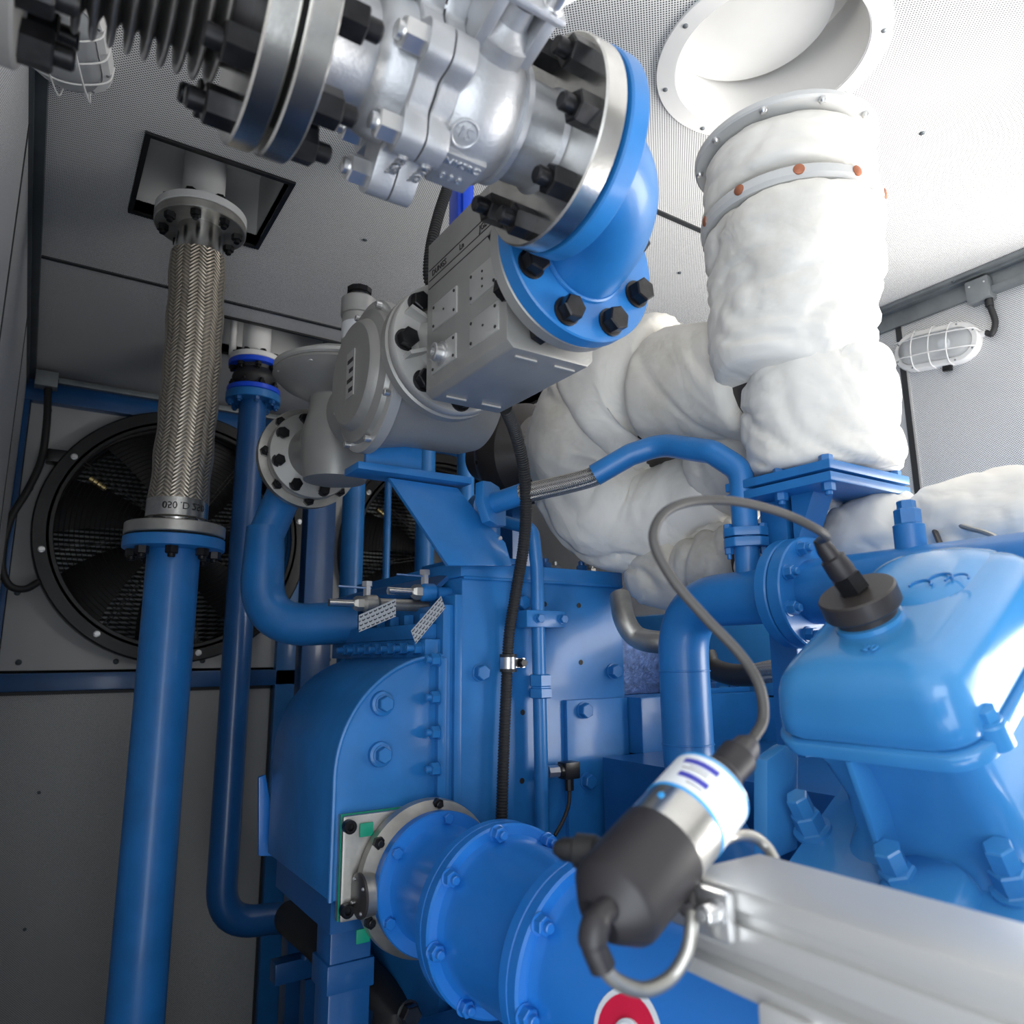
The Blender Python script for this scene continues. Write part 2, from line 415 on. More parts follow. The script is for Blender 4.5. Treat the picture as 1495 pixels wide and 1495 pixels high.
# square-to-circle collar of the round opening
n = 64; vs = []; fs = []
for k in range(n):
    a = 2 * PI * k / n; c, s = math.cos(a), math.sin(a); q = 0.25 / max(abs(c), abs(s))
    vs += [(HOLE.x + c * q, HOLE.y + s * q, HC), (HOLE.x + c * HR, HOLE.y + s * HR, HC)]
for k in range(n):
    j = (k + 1) % n; fs.append((2 * k, 2 * j, 2 * j + 1, 2 * k + 1))
b.add(vs, fs); struct('ceiling_panel', b, 'perf_xy', parent=ceil)
struct('ceiling_panel', sheet(XL - 0.3, XR + 0.1, S1 + 0.004, S2 - 0.004, [HA]), 'perf_xy', parent=ceil)
struct('ceiling_panel', sheet(XL - 0.3, XR + 0.1, S2 + 0.004, YB + 0.05, [HB, HCx]), 'perf_xy', parent=ceil)
for y in (S1, S2):
    b = new(); box(b, (1.07, y, HC + 0.006), (2.5, 0.014, 0.02)); struct('joint_strip', b, 'seam', parent=ceil)
b = new(); box(b, (1.07, (YB + YN) / 2, HC + 0.30), (3.0, YB - YN + 0.3, 0.04)); struct('roof_skin', b, 'whitegrey', parent=ceil)
for (x0, x1, y0, y1), up in ((HA, 0.2), (HB, 0.2), (HCx, 0.2)):
    b = new()
    for lo, hi in (((x0 - .012, y0 - .012, HC), (x0, y1 + .012, HC + up)), ((x1, y0 - .012, HC), (x1 + .012, y1 + .012, HC + up)),
                   ((x0, y0 - .012, HC), (x1, y0, HC + up)), ((x0, y1, HC), (x1, y1 + .012, HC + up)), ((x0 - .012, y0 - .012, HC + up), (x1 + .012, y1 + .012, HC + up + .01))):
        hexa(b, lo, hi)
    struct('hatch_box', b, 'whitegrey', parent=ceil)
    b = new(); g = 0.011
    for lo, hi in (((x0 - g, y0 - g, HC - .006), (x0, y1 + g, HC)), ((x1, y0 - g, HC - .006), (x1 + g, y1 + g, HC)), ((x0, y0 - g, HC - .006), (x1, y0, HC)), ((x0, y1, HC - .006), (x1, y1 + g, HC))):
        hexa(b, lo, hi)
    struct('hatch_trim', b, 'black', parent=ceil)
# right wall (its near end is an open door), in two perforated sheets with a dark upright joint
wr = link('wall_right', None); wr['kind'] = 'structure'
for y0, y1 in ((0.58, 1.150), (1.166, YB)):
    b = new(); hexa(b, (XR, y0, 0), (XR + 0.05, y1, HC)); struct('wall_panel', b, 'perf_yz', parent=wr)
b = new(); box(b, (XR + 0.004, 1.158, HC / 2), (0.016, 0.018, HC)); struct('joint_strip', b, 'seam', parent=wr)
b = new(); box(b, (XR - 0.001, 1.1455, HC / 2), (0.004, 0.006, HC)); struct('joint_edge', b, 'alu', parent=wr)
b = new(); hexa(b, (XR, YN, 0), (XR + 0.05, -1.1, HC)); struct('wall_panel', b, 'perf_yz', parent=wr)
# left wall from beside the photographer's doorway to the fan wall
wl = link('wall_left', None); wl['kind'] = 'structure'
for y0, y1 in ((0.22, 1.6), (1.606, 2.6), (2.606, YB)):
    b = new(); hexa(b, (XL - 0.05, y0, 0), (XL, y1, HC)); struct('wall_panel', b, 'perf_yz', parent=wl)
for y in (1.603, 2.603):
    b = new(); box(b, (XL - 0.002, y, HC / 2), (0.008, 0.012, HC)); struct('joint_strip', b, 'seam', parent=wl)
b = new(); hexa(b, (XL - 0.05, YN, 0), (XL, -1.3, HC)); struct('wall_panel', b, 'perf_yz', parent=wl)
b = new(); hexa(b, (XL - 0.05, YN - 0.05, 0), (XR + 0.05, YN, HC)); struct('wall_near', b, 'perf_xz')
# edge trims between ceiling and side walls
b = new(); hexa(b, (XL, 0.22, HC - 0.028), (XL + 0.028, YB - 0.02, HC)); hexa(b, (XL, 0.22, HC - 0.05), (XL + 0.008, YB - 0.02, HC - 0.028))
struct('trim_1', b, 'frame')
b = new(); hexa(b, (XR - 0.035, 0.3, HC - 0.02), (XR, YB, HC)); hexa(b, (XR - 0.012, 0.3, HC - 0.07), (XR, YB, HC - 0.02)); hexa(b, (XR - 0.05, 0.3, HC - 0.012), (XR - 0.035, YB, HC - 0.002))
t2 = struct('trim_2', b, 'greygal')
pm = boltmesh('pan', 'frame', 0.012, 0.004, 0, False)
for k in range(4): bolt(t2, (XR - 0.044, 0.62 + k * 0.34, HC - 0.012), (0, 0, -1), pm, 'screw')
# back wall: perforated sheets below, plain fan panels above, blue steel frame in front
wb = link('wall_back', None); wb['kind'] = 'structure'
b = new(); hexa(b, (XL - .05, YB + 0.5, 0), (XR + .05, YB + 0.55, HC)); struct('dark_backing', b, 'black', parent=wb)  # black sheet stands in for the dark interior behind the fans
for lo, hi in (((XL - .06, YB - .02, 0), (XL - .05, YB + .5, HC)), ((XR + .05, YB - .02, 0), (XR + .06, YB + .5, HC)), ((XL - .05, YB, HC - .02), (XR + .05, YB + .5, HC)), ((XL - .05, YB, 0), (XR + .05, YB + .5, .02))):
    b = new(); hexa(b, lo, hi); struct('leak_seal', b, 'black', parent=wb)  # unseen box sides added to seal out sky light behind the fans
PX0, PX1 = -0.077, 0.905
for x0, x1 in ((PX0, PX1), (1.02, 1.075), (1.10, XR)):
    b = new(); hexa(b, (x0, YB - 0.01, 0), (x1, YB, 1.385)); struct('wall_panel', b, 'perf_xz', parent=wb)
FANS = [V((0.49, YB, 2.005)), V((1.70, YB, 2.005))]; FR = 0.485
def fanpanel(x0, x1, z0, z1, c, r):
    n = 64; vs = []; fs = []; y0, y1 = YB - 0.012, YB
    for y in (y0, y1):
        for k in range(n):
            a = 2 * PI * k / n; ca, sa = math.cos(a), math.sin(a)
            tx = ((x1 if ca > 0 else x0) - c.x) / ca if abs(ca) > 1e-6 else 1e9
            tz = ((z1 if sa > 0 else z0) - c.z) / sa if abs(sa) > 1e-6 else 1e9
            q = max(min(tx, tz), r); vs += [(c.x + ca * q, y, c.z + sa * q), (c.x + ca * r, y, c.z + sa * r)]
    for k in range(n):
        j = (k + 1) % n; fs += [(2 * k, 2 * k + 1, 2 * j + 1, 2 * j), (2 * n + 2 * k, 2 * n + 2 * j, 2 * n + 2 * j + 1, 2 * n + 2 * k + 1)]
    b = new(); b.add(vs, fs)
    for cx, cz in ((x0, z0), (x0, z1), (x1, z0), (x1, z1)):   # square the corners the polar sweep cuts
        pass
    return b
for c, (x0, x1) in zip(FANS, ((PX0, 1.0), (1.10, XR))):
    z0, z1 = 1.465, 2.50
    b = new(); r = 0.462; n = 72; y0, y1 = YB - 0.012, YB
    ang = sorted([2 * PI * k / n for k in range(n)] + [math.atan2(zz - c.z, xx - c.x) % (2 * PI) for xx in (x0, x1) for zz in (z0, z1)])
    vs = []; fs = []; n2 = len(ang)
    for a in ang:
        ca, sa = math.cos(a), math.sin(a)
        tx = ((x1 if ca > 0 else x0) - c.x) / ca if abs(ca) > 1e-6 else 1e9
        tz = ((z1 if sa > 0 else z0) - c.z) / sa if abs(sa) > 1e-6 else 1e9
        q = min(tx, tz); vs += [(c.x + ca * q, y0, c.z + sa * q), (c.x + ca * r, y0, c.z + sa * r), (c.x + ca * q, y1, c.z + sa * q)]
    for k in range(n2):
        j = (k + 1) % n2; fs += [(3 * k, 3 * k + 1, 3 * j + 1, 3 * j), (3 * k + 2, 3 * k, 3 * j, 3 * j + 2)]
    b.add(vs, fs); o = struct('fan_panel', b, 'panelgrey', parent=wb)
    sm = boltmesh('pan', 'frame', 0.022, 0.007, 0, False)
    for k in range(4):
        for zz in (z0 + 0.03, z1 - 0.03): bolt(o, (x0 + 0.06 + (x1 - x0 - 0.12) * k / 3, y0, zz), (0, -1, 0), sm, 'screw')
    for zz in (1.75, 2.15): bolt(o, (x0 + 0.03, y0, zz), (0, -1, 0), sm, 'screw')
    b = new()
    for k in range(44):
        zz = c.z - 0.43 + k * 0.02; hexa(b, (c.x - 0.45, YB + 0.26, zz), (c.x + 0.45, YB + 0.30, zz + 0.008))
    o = struct('radiator_fins', b, 'greygal', parent=wb); o['kind'] = 'stuff'
# blue frame members of the fan wall
for nm, lo, hi in (('frame_beam', (XL, YB - 0.05, 1.39), (XR, YB, 1.455)), ('frame_beam', (XL, YB - 0.06, 2.49), (XR, YB, 2.575)),
                   ('frame_post', (0.915, YB - 0.05, 0), (1.0, YB - 0.001, 2.49)), ('frame_post', (XL, YB - 0.05, 0), (XL + 0.02, YB, 2.5)), ('frame_post', (1.065, YB - 0.06, 0), (1.12, YB - 0.001, 2.49))):
    b = new(); hexa(b, lo, hi); struct(nm, b, 'blue' if lo[2] == 0 and lo[0] > 0 else 'blue_shaded', 0.003, parent=wb)  # lit posts take the plain blue, the rest the shade-darkened one
b = new(); hexa(b, (PX0, YB - 0.013, 1.375), (PX1 + 0.01, YB - 0.009, 1.388)); hexa(b, (PX1, YB - 0.013, 0), (PX1 + 0.012, YB - 0.009, 1.388)); struct('panel_gasket', b, 'seam', parent=wb)

# ================================================================== FANS in the back wall
def make_fan(c, label):
    t = thing('axial_fan', label, 'fan', c, 'radiator fans in the back wall')
    y = -Y_
    b = new(); ringbody(b, c, y, 0.005, 0.10, 0.462, 0.520, 80, 0.006); ringbody(b, c, y, 0.082, 0.10, 0.45, 0.475, 80, 0.003); part('housing_ring', b, 'black', t)
    b = new(); ringbody(b, c, -y, -0.005, 0.16, 0.455, 0.47, 64); part('air_duct', b, 'softblack', t)
    b = new()
    for k in range(23):
        r = 0.075 + k * 0.0170
        tube(b, [c + y * (0.098 + 0.012 * (1 - (r / 0.46) ** 2)) + V((math.cos(a), 0, math.sin(a))) * r for a in [2 * PI * i / 72 for i in range(73)]], 0.0016, 4, False)
    part('guard_wires', b, 'black', t)['kind'] = 'stuff'
    for k in range(8):
        a = 2 * PI * k / 8 + 0.2; u = V((math.cos(a), 0, math.sin(a))); s = V((-math.sin(a), 0, math.cos(a)))
        b = new()
        for e in (-0.007, 0.007): cyl(b, c + y * 0.106 + u * 0.06 + s * e, c + y * 0.096 + u * 0.475 + s * e, 0.0022, None, 6)
        part('guard_spoke', b, 'black', t)
    b = new(); lathe(b, c, y, [(-0.05, 0.105), (0.045, 0.105), (0.06, 0.095), (0.072, 0.05), (0.072, 0.0)], 36); part('hub', b, 'softblack', t)
    for k in range(7):
        a0 = 2 * PI * k / 7; b = new(); vs = []; nr = 6; nc = 5
        for i in range(nr):
            r = 0.10 + 0.35 * i / (nr - 1)
            for j in range(nc):
                f = j / (nc - 1) - 0.5; a = a0 + f * (0.62 - 0.1 * i / nr) + 0.22 * i / (nr - 1)
                dy = -0.02 + f * 0.075 + 0.012 * math.cos(f * PI)
                vs.append(c + y * dy + V((math.cos(a), 0, math.sin(a))) * r)
        off = len(vs); vs += [v - y * 0.006 for v in vs]; fs = []
        for i in range(nr - 1):
            for j in range(nc - 1):
                q = (i * nc + j, i * nc + j + 1, (i + 1) * nc + j + 1, (i + 1) * nc + j); fs += [q, tuple(off + x for x in q)[::-1]]
        b.add(vs, fs); part('blade', b, 'black', t)
    sm = boltmesh('hex', 'zinc', 0.018, 0.008, 0, True)
    boltring(t, c + y * 0.1, y, 0.488, 8, sm, 'bolt', 0.2)
    a = math.radians(150); u = V((math.cos(a), 0, math.sin(a)))
    b = new(); box(b, c + u * 0.535 + y * 0.06, (0.07, 0.07, 0.05)); part('terminal_box', b, 'black', t, 0.006)
    b = new(); cyl(b, c + u * 0.40 + y * 0.06, c + u * 0.33 + y * 0.05, 0.012); part('cable_gland', b, 'gold', t)
    return t
make_fan(FANS[0], 'large black axial fan with wire guard behind the braided pipe')
make_fan(FANS[1], 'black axial fan half hidden behind the blue bracket and engine')

# cable from the box in the top left corner down to the fan
t = thing('junction_box', 'small grey junction box in the upper left corner by the fan wall', 'junction box', (XL + 0.06, 3.2, 2.56))
b = new(); box(b, (XL + 0.065, 3.2, 2.555), (0.075, 0.06, 0.06)); part('box', b, 'greygal', t, 0.004)
b = new(); hexa(b, (XL + 0.103, 3.19, 2.55), (2.0, 3.215, 2.572)); part('conduit', b, 'greygal', t, 0.003)
b = new(); cyl(b, (XL + 0.075, 3.2, 2.525), (XL + 0.075, 3.2, 2.50), 0.012); part('gland', b, 'black', t)
b = new(); tube(b, catmull([at(70, 568, Y=3.2), at(68, 620, Y=3.18), at(60, 672, Y=3.18), at(40, 716, Y=3.16), at(18, 752, Y=3.16), at(6, 790, Y=3.16), at(3, 830, Y=3.16), at(14, 855, Y=3.17), at(36, 860, Y=3.18), at(56, 850, Y=3.2)], 8), 0.013, 12)
solo('power_cable', 'thick black cable hanging from the corner box to the large fan', 'cable', b, 'rubber')

# ================================================================== BRAIDED RISER on the left
PXY = V((0.25, 1.73, 0))
def P_(z): return V((PXY.x, PXY.y, z))
t = thing('flexible_pipe', 'braided stainless flexible pipe hanging from the white ceiling stub', 'pipe', P_(1.76))
b = new(); lathe(b, P_(0), Z_, [(2.505, 0.1), (2.507, 0.102), (2.523, 0.102), (2.525, 0.1)], 56); part('top_flange', b, 'steeldull', t)
b = new(); lathe(b, P_(0), Z_, [(2.425, 0.060), (2.44, 0.056), (2.47, 0.052), (2.507, 0.050)], 40); part('collar', b, 'steel', t)
b = new(); tube(b, [P_(1.815 + 0.62 * k / 40) + V((0.006 * math.sin(PI * k / 40), 0, 0)) for k in range(41)], [0.0615 + 0.0015 * math.sin(k * 0.9) for k in range(41)], 64, False); part('braid', b, 'braid', t)
b = new(); lathe(b, P_(0), Z_, [(1.788, 0.054), (1.80, 0.056), (1.803, 0.0635), (1.842, 0.0635), (1.843, 0.060)], 48); cl = part('ferrule', b, 'steel', t)
b = new(); lathe(b, P_(0), Z_, [(1.763, 0.1), (1.765, 0.102), (1.786, 0.102), (1.788, 0.1)], 56); part('bottom_flange', b, 'steeldull', t)
nm = boltmesh('hex', 'nut', 0.022, 0.014, 0.008, False)
boltring(t, P_(2.505), -Z_, 0.082, 8, nm, 'bolt', 0.3)
boltring(t, P_(1.788), Z_, 0.082, 8, boltmesh('hex', 'nut', 0.024, 0.006, 0, False), 'bolt', 0.2)
dv = (V((0, 0, 0)) - V((PXY.x, PXY.y, 0))).normalized(); sx = V((-dv.y, dv.x, 0))
for body, ang in (('050', -0.25), ('.D', 0.22), ('250', 0.70)):
    dd = dv * math.cos(ang) + sx * math.sin(ang); ex = -(sx * math.cos(ang) - dv * math.sin(ang))
    text('marking', body, 0.021, 0.0004, 'ink', cl, P_(1.824) + dd * 0.0638, -ex, -Z_)
t = thing('ceiling_stub', 'white pipe stub with flange coming through the square ceiling hatch', 'pipe', P_(2.53))
b = new(); lathe(b, P_(0), Z_, [(2.527, 0.1), (2.529, 0.102), (2.545, 0.102), (2.547, 0.098), (2.548, 0.048), (2.80, 0.048)], 56); part('stub', b, 'whitegrey', t)
boltring(t, P_(2.547), Z_, 0.082, 8, boltmesh('hex', 'nut', 0.022, 0.012, 0, False), 'bolt', 0.3)
t = thing('riser_pipe', 'thick blue upright pipe standing below the braided flexible pipe', 'pipe', P_(0))
b = new(); lathe(b, P_(0), Z_, [(0, 0.0535), (1.738, 0.0535)], 48); part('pipe', b, 'blue', t)
b = new(); lathe(b, P_(0), Z_, [(1.733, 0.1), (1.735, 0.103), (1.757, 0.103), (1.759, 0.1)], 56); part('flange', b, 'blue', t)
b = new(); lathe(b, P_(0), Z_, [(1.7585, 0.082), (1.7635, 0.082)], 40); part('gasket', b, 'rubber', t)
boltring(t, P_(1.733), -Z_, 0.082, 8, boltmesh('hex', 'nut', 0.024, 0.016, 0.008, False), 'bolt', 0.2)

# ================================================================== PIPES in the back with rubber joints
def joint_riser(x, y, label_j, label_s, label_p, path, s=1.0):
    p = V((x, y, 0))
    t = thing('rubber_joint', label_j, 'pipe joint', p + Z_ * 2.40, 'rubber pipe joints under the ceiling')
    for z in (2.405, 2.500):
        b = new(); lathe(b, p, Z_, [(z - .009, .086 * s), (z - .007, .088 * s), (z + .007, .088 * s), (z + .009, .086 * s)], 40); part('ring', b, 'royal', t)
    b = new(); lathe(b, p, Z_, [(2.41, .066 * s), (2.425, .062 * s), (2.445, .072 * s), (2.452, .074 * s), (2.46, .072 * s), (2.48, .062 * s), (2.495, .066 * s)], 40); part('bellows', b, 'rubber', t)
    boltring(t, p + Z_ * 2.49, -Z_, 0.075 * s, 8, boltmesh('hex', 'nut', 0.020, 0.012, 0.01, False), 'bolt', 0.1)
    boltring(t, p + Z_ * 2.414, Z_, 0.075 * s, 8, boltmesh('hex', 'nut', 0.020, 0.012, 0.01, False), 'bolt', 0.1)
    t = thing('ceiling_stub', label_s, 'pipe', p + Z_ * 2.51)
    b = new(); lathe(b, p, Z_, [(2.511, .084 * s), (2.513, .086 * s), (2.528, .086 * s), (2.53, .084 * s), (2.531, .047), (2.80, .047)], 40); part('stub', b, 'white', t)
    b = new(); cyl(b, p + V((-0.075, 0.02, 2.53)), p + V((-0.075, 0.02, 2.8)), 0.012); part('rod', b, 'white', t)
    boltring(t, p + Z_ * 2.53, Z_, 0.07 * s, 8, boltmesh('hex', 'nut', 0.018, 0.010, 0, False), 'bolt', 0.1)
    t = thing('riser_pipe', label_p, 'pipe', V((x, y, path[-1][2])))
    b = new(); tube(b, fillet([V((x, y, 2.38))] + [V(q) for q in path], 0.12, 10), 0.045, 32); part('pipe', b, 'blue_shaded' if s == 1 else 'blue', t)
    b = new(); lathe(b, p, Z_, [(2.366, .088 * s), (2.368, .090 * s), (2.392, .090 * s), (2.394, .088 * s)], 40); part('flange', b, 'blue', t)
    boltring(t, p + Z_ * 2.366, -Z_, 0.075 * s, 8, boltmesh('hex', 'blue_shaded', 0.020, 0.012, 0.006, False), 'bolt', 0.1)
    return t
joint_riser(0.572, 2.5, 'blue and black rubber joint above the slim blue riser', 'white ceiling pipe stub behind the braided pipe, above the rubber joint',
            'slim blue riser pipe bending at its foot, right of the thick riser', [(0.572, 2.5, 0.715), (0.80, 2.5, 0.70), (1.02, 2.12, 0.45), (1.02, 2.12, 0.0)])
joint_riser(1.53, 2.5, 'blue and black rubber joint between the valve block and white jackets', 'white ceiling pipe stub hidden mostly behind the grey valve block',
            'blue riser pipe under the rubber joint beside the white jackets', [(1.53, 2.5, 0.9), (1.53, 2.5, 0.0)])
def stand(nm, label, u, v, y, r, z0, z1, mat='blue', grp=None):
    q = at(u, v, Y=y); b = new(); cyl(b, (q.x, q.y, z0), (q.x, q.y, z1), r, None, 28)
    return solo(nm, label, 'pipe', b, mat, group=grp)
stand('coolant_pipe', 'blue upright pipe in the back under the bracket shelf', 515, 770, 2.5, 0.040, 0.0, 2.22)
stand('coolant_pipe', 'blue upright pipe rising behind the bracket and grey filter', 622, 665, 2.45, 0.036, 0.0, 2.45)
stand('coolant_pipe', 'thin blue upright tube in front of the half hidden fan', 565, 780, 2.3, 0.012, 0.0, 2.15)
q = at(466, 800, Y=2.9); b = new(); hexa(b, (q.x - 0.058, 2.88, 0), (q.x + 0.058, 2.96, 2.45)); solo('frame_post', 'flat shaded blue upright post between the two fans', 'post', b, 'blue_shaded', 0.004)
q = at(680, 640, Y=2.0); b = new(); tube(b, fillet([V((q.x, 2.0, 2.3)), V((q.x, 2.0, 1.93)), at(700, 738, Y=1.45), at(712, 738, Y=1.21)], 0.06), 0.028, 24)
solo('coolant_pipe', 'blue pipe coming down to a bend beside the braided hose', 'pipe', b, 'blue')

# ================================================================== GAS TRAIN overhead
GY, GZ = 0.55, 2.03
def G(x, dy=0, dz=0): return V((x, GY + dy, GZ + dz))
AX2, AZ2, EY0 = 0.54, 1.997, 0.655
def A2(y, dx=0, dz=0): return V((AX2 + dx, y, AZ2 + dz))
FRD = 0.107
NUT = lambda: boltmesh('hex', 'nut', 0.028, 0.023, 0.014, False)
HEAD = lambda: boltmesh('hex', 'nut', 0.028, 0.017, 0, True)
def facetext(parent, body, size, depth, mat, p, nrm, ex):
    nrm = V(nrm).normalized(); ex = (V(ex) - nrm * V(ex).dot(nrm)).normalized(); text('lettering', body, size, depth, mat, parent, p, ex, nrm.cross(ex))
# --- bellows with flanges
t = thing('expansion_bellows', 'ribbed steel expansion bellows at the top left with flanged ends', 'bellows', G(XL))
b = new(); lathe(b, G(0), X_, [(XL, FRD), (-0.052, FRD), (-0.05, FRD - 0.002), (-0.048, 0.05), (-0.02, 0.048)], 64); part('wall_flange', b, 'castgrey', t)
boltring(t, G(-0.05), X_, 0.086, 8, NUT(), 'nut', PI / 8 + 0.1)
b = new(); pr = []
for k in range(9):
    x = -0.020 + k * 0.0122
    for j in range(9):
        a = PI * j / 8; pr.append((x + 0.0034 - 0.0034 * math.cos(a), 0.053 + 0.0145 * math.sin(a) ** 0.7))
    pr.append((x + 0.0095, 0.047))
lathe(b, G(0), X_, pr, 72); part('corrugations', b, 'bellowsteel', t)
b = new(); lathe(b, G(0), X_, [(0.084, 0.050), (0.09, 0.048), (0.104, 0.047)], 48); part('neck', b, 'softblack', t)
b = new(); lathe(b, G(0), X_, [(0.100, FRD - .002), (0.102, FRD), (0.121, FRD), (0.123, FRD - .002)], 80); part('end_flange', b, 'steel', t)
boltring(t, G(0.100), -X_, 0.086, 8, NUT(), 'nut', PI / 8 + 0.1)
# --- ball valve
t = thing('ball_valve', 'silver flanged ball valve with cast markings above the grey valve block', 'valve', G(0.24, 0, -0.1))
b = new(); lathe(b, G(0), X_, [(0.128, FRD - .002), (0.130, FRD), (0.150, FRD), (0.152, FRD - .002)], 80); part('inlet_flange', b, 'steel', t)
b = new(); lathe(b, G(0), X_, [(0.150, 0.058), (0.158, 0.052), (0.200, 0.050), (0.204, 0.056), (0.214, 0.060), (0.232, 0.062)], 48); part('inlet_neck', b, 'cast', t)
b = new(); lathe(b, G(0), X_, [(0.123, 0.080), (0.128, 0.080)], 40); part('gasket', b, 'rubber', t)
boltring(t, G(0.152), X_, 0.086, 8, NUT(), 'nut', PI / 8 + 0.1)
SPOTS = [(0.054, -0.070), (-0.014, -0.068), (-0.066, -0.018), (-0.055, 0.050), (0.012, 0.074), (0.066, 0.040), (0.074, -0.012)]
def lobed(a, tt, r):
    # e1 = Z, e2 = X x Z = -Y : angle a -> z = cos a, y = -sin a
    th = math.atan2(math.cos(a), -math.sin(a)); e = 0
    for dy, dz in SPOTS:
        d = (th - math.atan2(dz, dy) + PI) % (2 * PI) - PI; e = max(e, (math.hypot(dy, dz) + 0.018 - r) * math.exp(-(d / 0.27) ** 4))
    return r + max(e, 0)
b = new(); lathe(b, G(0), X_, [(0.230, 0.064), (0.232, 0.067), (0.250, 0.067), (0.2515, 0.065)], 140, None, lobed); part('cap_flange', b, 'cast', t)
b = new(); lathe(b, G(0), X_, [(0.2535, 0.065), (0.255, 0.067), (0.272, 0.067), (0.275, 0.064)], 140, None, lobed); bf = part('body_flange', b, 'cast', t)
for dy, dz in SPOTS: bolt(t, G(0.230, dy, dz), -X_, boltmesh('hex', 'zinc', 0.024, 0.019, 0.006, False), 'nut', 0.3)
b = new(); lathe(b, G(0), X_, [(0.270, 0.064), (0.283, 0.071), (0.300, 0.0735), (0.318, 0.072), (0.333, 0.066), (0.343, 0.057), (0.345, 0.060), (0.351, 0.060), (0.353, 0.050), (0.395, 0.049), (0.403, 0.056)], 72); bd = part('body', b, 'cast', t)
b = new(); lathe(b, G(0), X_, [(0.400, FRD - .002), (0.402, FRD), (0.424, FRD), (0.426, FRD - .002)], 88); part('outlet_flange', b, 'steel', t)
boltring(t, G(0.400), -X_, 0.086, 8, NUT(), 'nut', PI / 8 + 0.1)
# cast mark and raised lettering on the body
dn = V((0, -0.50, -0.865)).normalized(); e1 = X_.cross(dn)
c = G(0.288) + dn * 0.0715
b = new(); tube(b, [c + dn * 0.0008 + (e1 * math.cos(a) + X_ * math.sin(a)) * 0.0125 for a in [2 * PI * k / 40 for k in range(41)]], 0.0015, 8, False); part('cast_ring', b, 'cast', bd)
facetext(bd, '1S', 0.016, 0.0012, 'cast', c + dn * 0.0005, dn, X_)
d2 = V((0, 0.12, -1)).normalized()
for k, (x, body) in enumerate(((0.241, 'KKSR'), (0.264, 'KKSR'))):
    facetext(bf, body, 0.014, 0.001, 'zinc', G(x) + d2 * 0.0855, d2, d2.cross(X_) * -1)
d3 = V((0, -0.05, -1)).normalized()
b = new(); hexa(b, (0.278, GY - 0.02, GZ - 0.0745), (0.322, GY + 0.028, GZ - 0.066)); part('cast_pad', b, 'cast', bd, 0.003)
facetext(bd, 'NMSRC', 0.0115, 0.001, 'zinc', G(0.300, -0.010, -0.0748), -Z_, X_); facetext(bd, '0 9 8', 0.0115, 0.001, 'zinc', G(0.299, 0.012, -0.0748), -Z_, X_)
# bonnet, stem and lever on the side toward the aisle
sd = V((0, -0.97, 0.24)).normalized(); su = V((0, 0.24, 0.97)).normalized(); st = G(0.303)
def S(x, u, n): return st + X_ * x + su * u + sd * n
b = new(); lathe(b, st, sd, [(0.055, 0.030), (0.082, 0.030), (0.084, 0.026), (0.094, 0.017), (0.112, 0.016), (0.113, 0.010), (0.14, 0.010)], 32); part('bonnet', b, 'cast', t)
for s in (-1, 1):
    b = new(); hexa(b, (s * 0.024 - 0.006, -0.022, 0.070), (s * 0.024 + 0.006, 0.022, 0.122), (X_, su, sd), st); part('bracket', b, 'cast', t, 0.003)
b = new(); hexa(b, (-0.036, -0.024, 0.116), (0.036, 0.024, 0.125), (X_, su, sd), st); part('mount_plate', b, 'cast', t, 0.004)
bolt(t, S(0.022, -0.012, 0.124), sd, boltmesh('socket', 'zinc', 0.016, 0.016, 0, True), 'screw'); bolt(t, S(-0.022, 0.012, 0.124), sd, boltmesh('socket', 'zinc', 0.016, 0.016, 0, True), 'screw')
b = new(); prism(b, [(-0.016, -0.018), (0.03, -0.02), (0.20, -0.012), (0.20, 0.014), (0.03, 0.022), (-0.016, 0.018)], S(0, 0.01, 0.100), V((0.72, 0.0, 0.70)).normalized(), V((-0.70, 0.0, 0.72)), sd, 0, 0.006); part('lever', b, 'whitelabel', t)
q = G(0.246) + V((0, -0.8, 0.6)).normalized() * 0.068; dq = V((0, -0.8, 0.6)).normalized(); du = V((0, 0.6, 0.8)).normalized()
b = new(); hexa(b, (-0.012, -0.014, 0), (0.012, 0.03, 0.003), (X_, du, dq), q); tg = part('name_plate', b, 'whitelabel', t)
for k in range(3):
    b = new(); hexa(b, (-0.008, -0.008 + k * 0.012, 0.003), (0.008, -0.001 + k * 0.012, 0.0035), (X_, du, dq), q); part('print', b, 'softblack' if k else 'red', tg)
# --- blue elbow
t = thing('pipe_elbow', 'glossy blue flanged pipe elbow joining the ball valve to the valve block', 'pipe elbow', A2(EY0))
b = new(); lathe(b, G(0), X_, [(0.431, FRD - .001), (0.433, FRD + .001), (0.452, FRD + .001), (0.454, FRD - .001)], 88); part('flange', b, 'blue', t)
x0_ = 0.452; RX_, RY_ = AX2 - x0_, EY0 - GY
pp = [V((x0_ - 0.008, GY, GZ))] + [V((x0_ + RX_ * math.sin(a), GY + RY_ * (1 - math.cos(a)), GZ + (AZ2 - GZ) * (1 - math.cos(a)))) for a in [PI / 2 * k / 24 for k in range(25)]] + [A2(EY0 + 0.012)]
b = new(); tube(b, pp, 0.060, 56); part('bend', b, 'blue', t)
b = new(); lathe(b, A2(0), Y_, [(EY0, .112), (EY0 + .002, .114), (EY0 + .022, .114), (EY0 + .024, .112)], 88); part('flange', b, 'blue', t)
b = new(); tube(b, [A2(EY0 - .001) + V((math.cos(a), 0, math.sin(a))) * 0.061 for a in [2 * PI * k / 48 for k in range(49)]], 0.0035, 8, False); part('weld_bead', b, 'blue', t)
b = new(); lathe(b, G(0), X_, [(0.426, 0.080), (0.431, 0.080)], 40); part('gasket', b, 'rubber', t)
boltring(t, A2(EY0), -Y_, 0.091, 8, HEAD(), 'bolt', PI / 8 + 0.05)
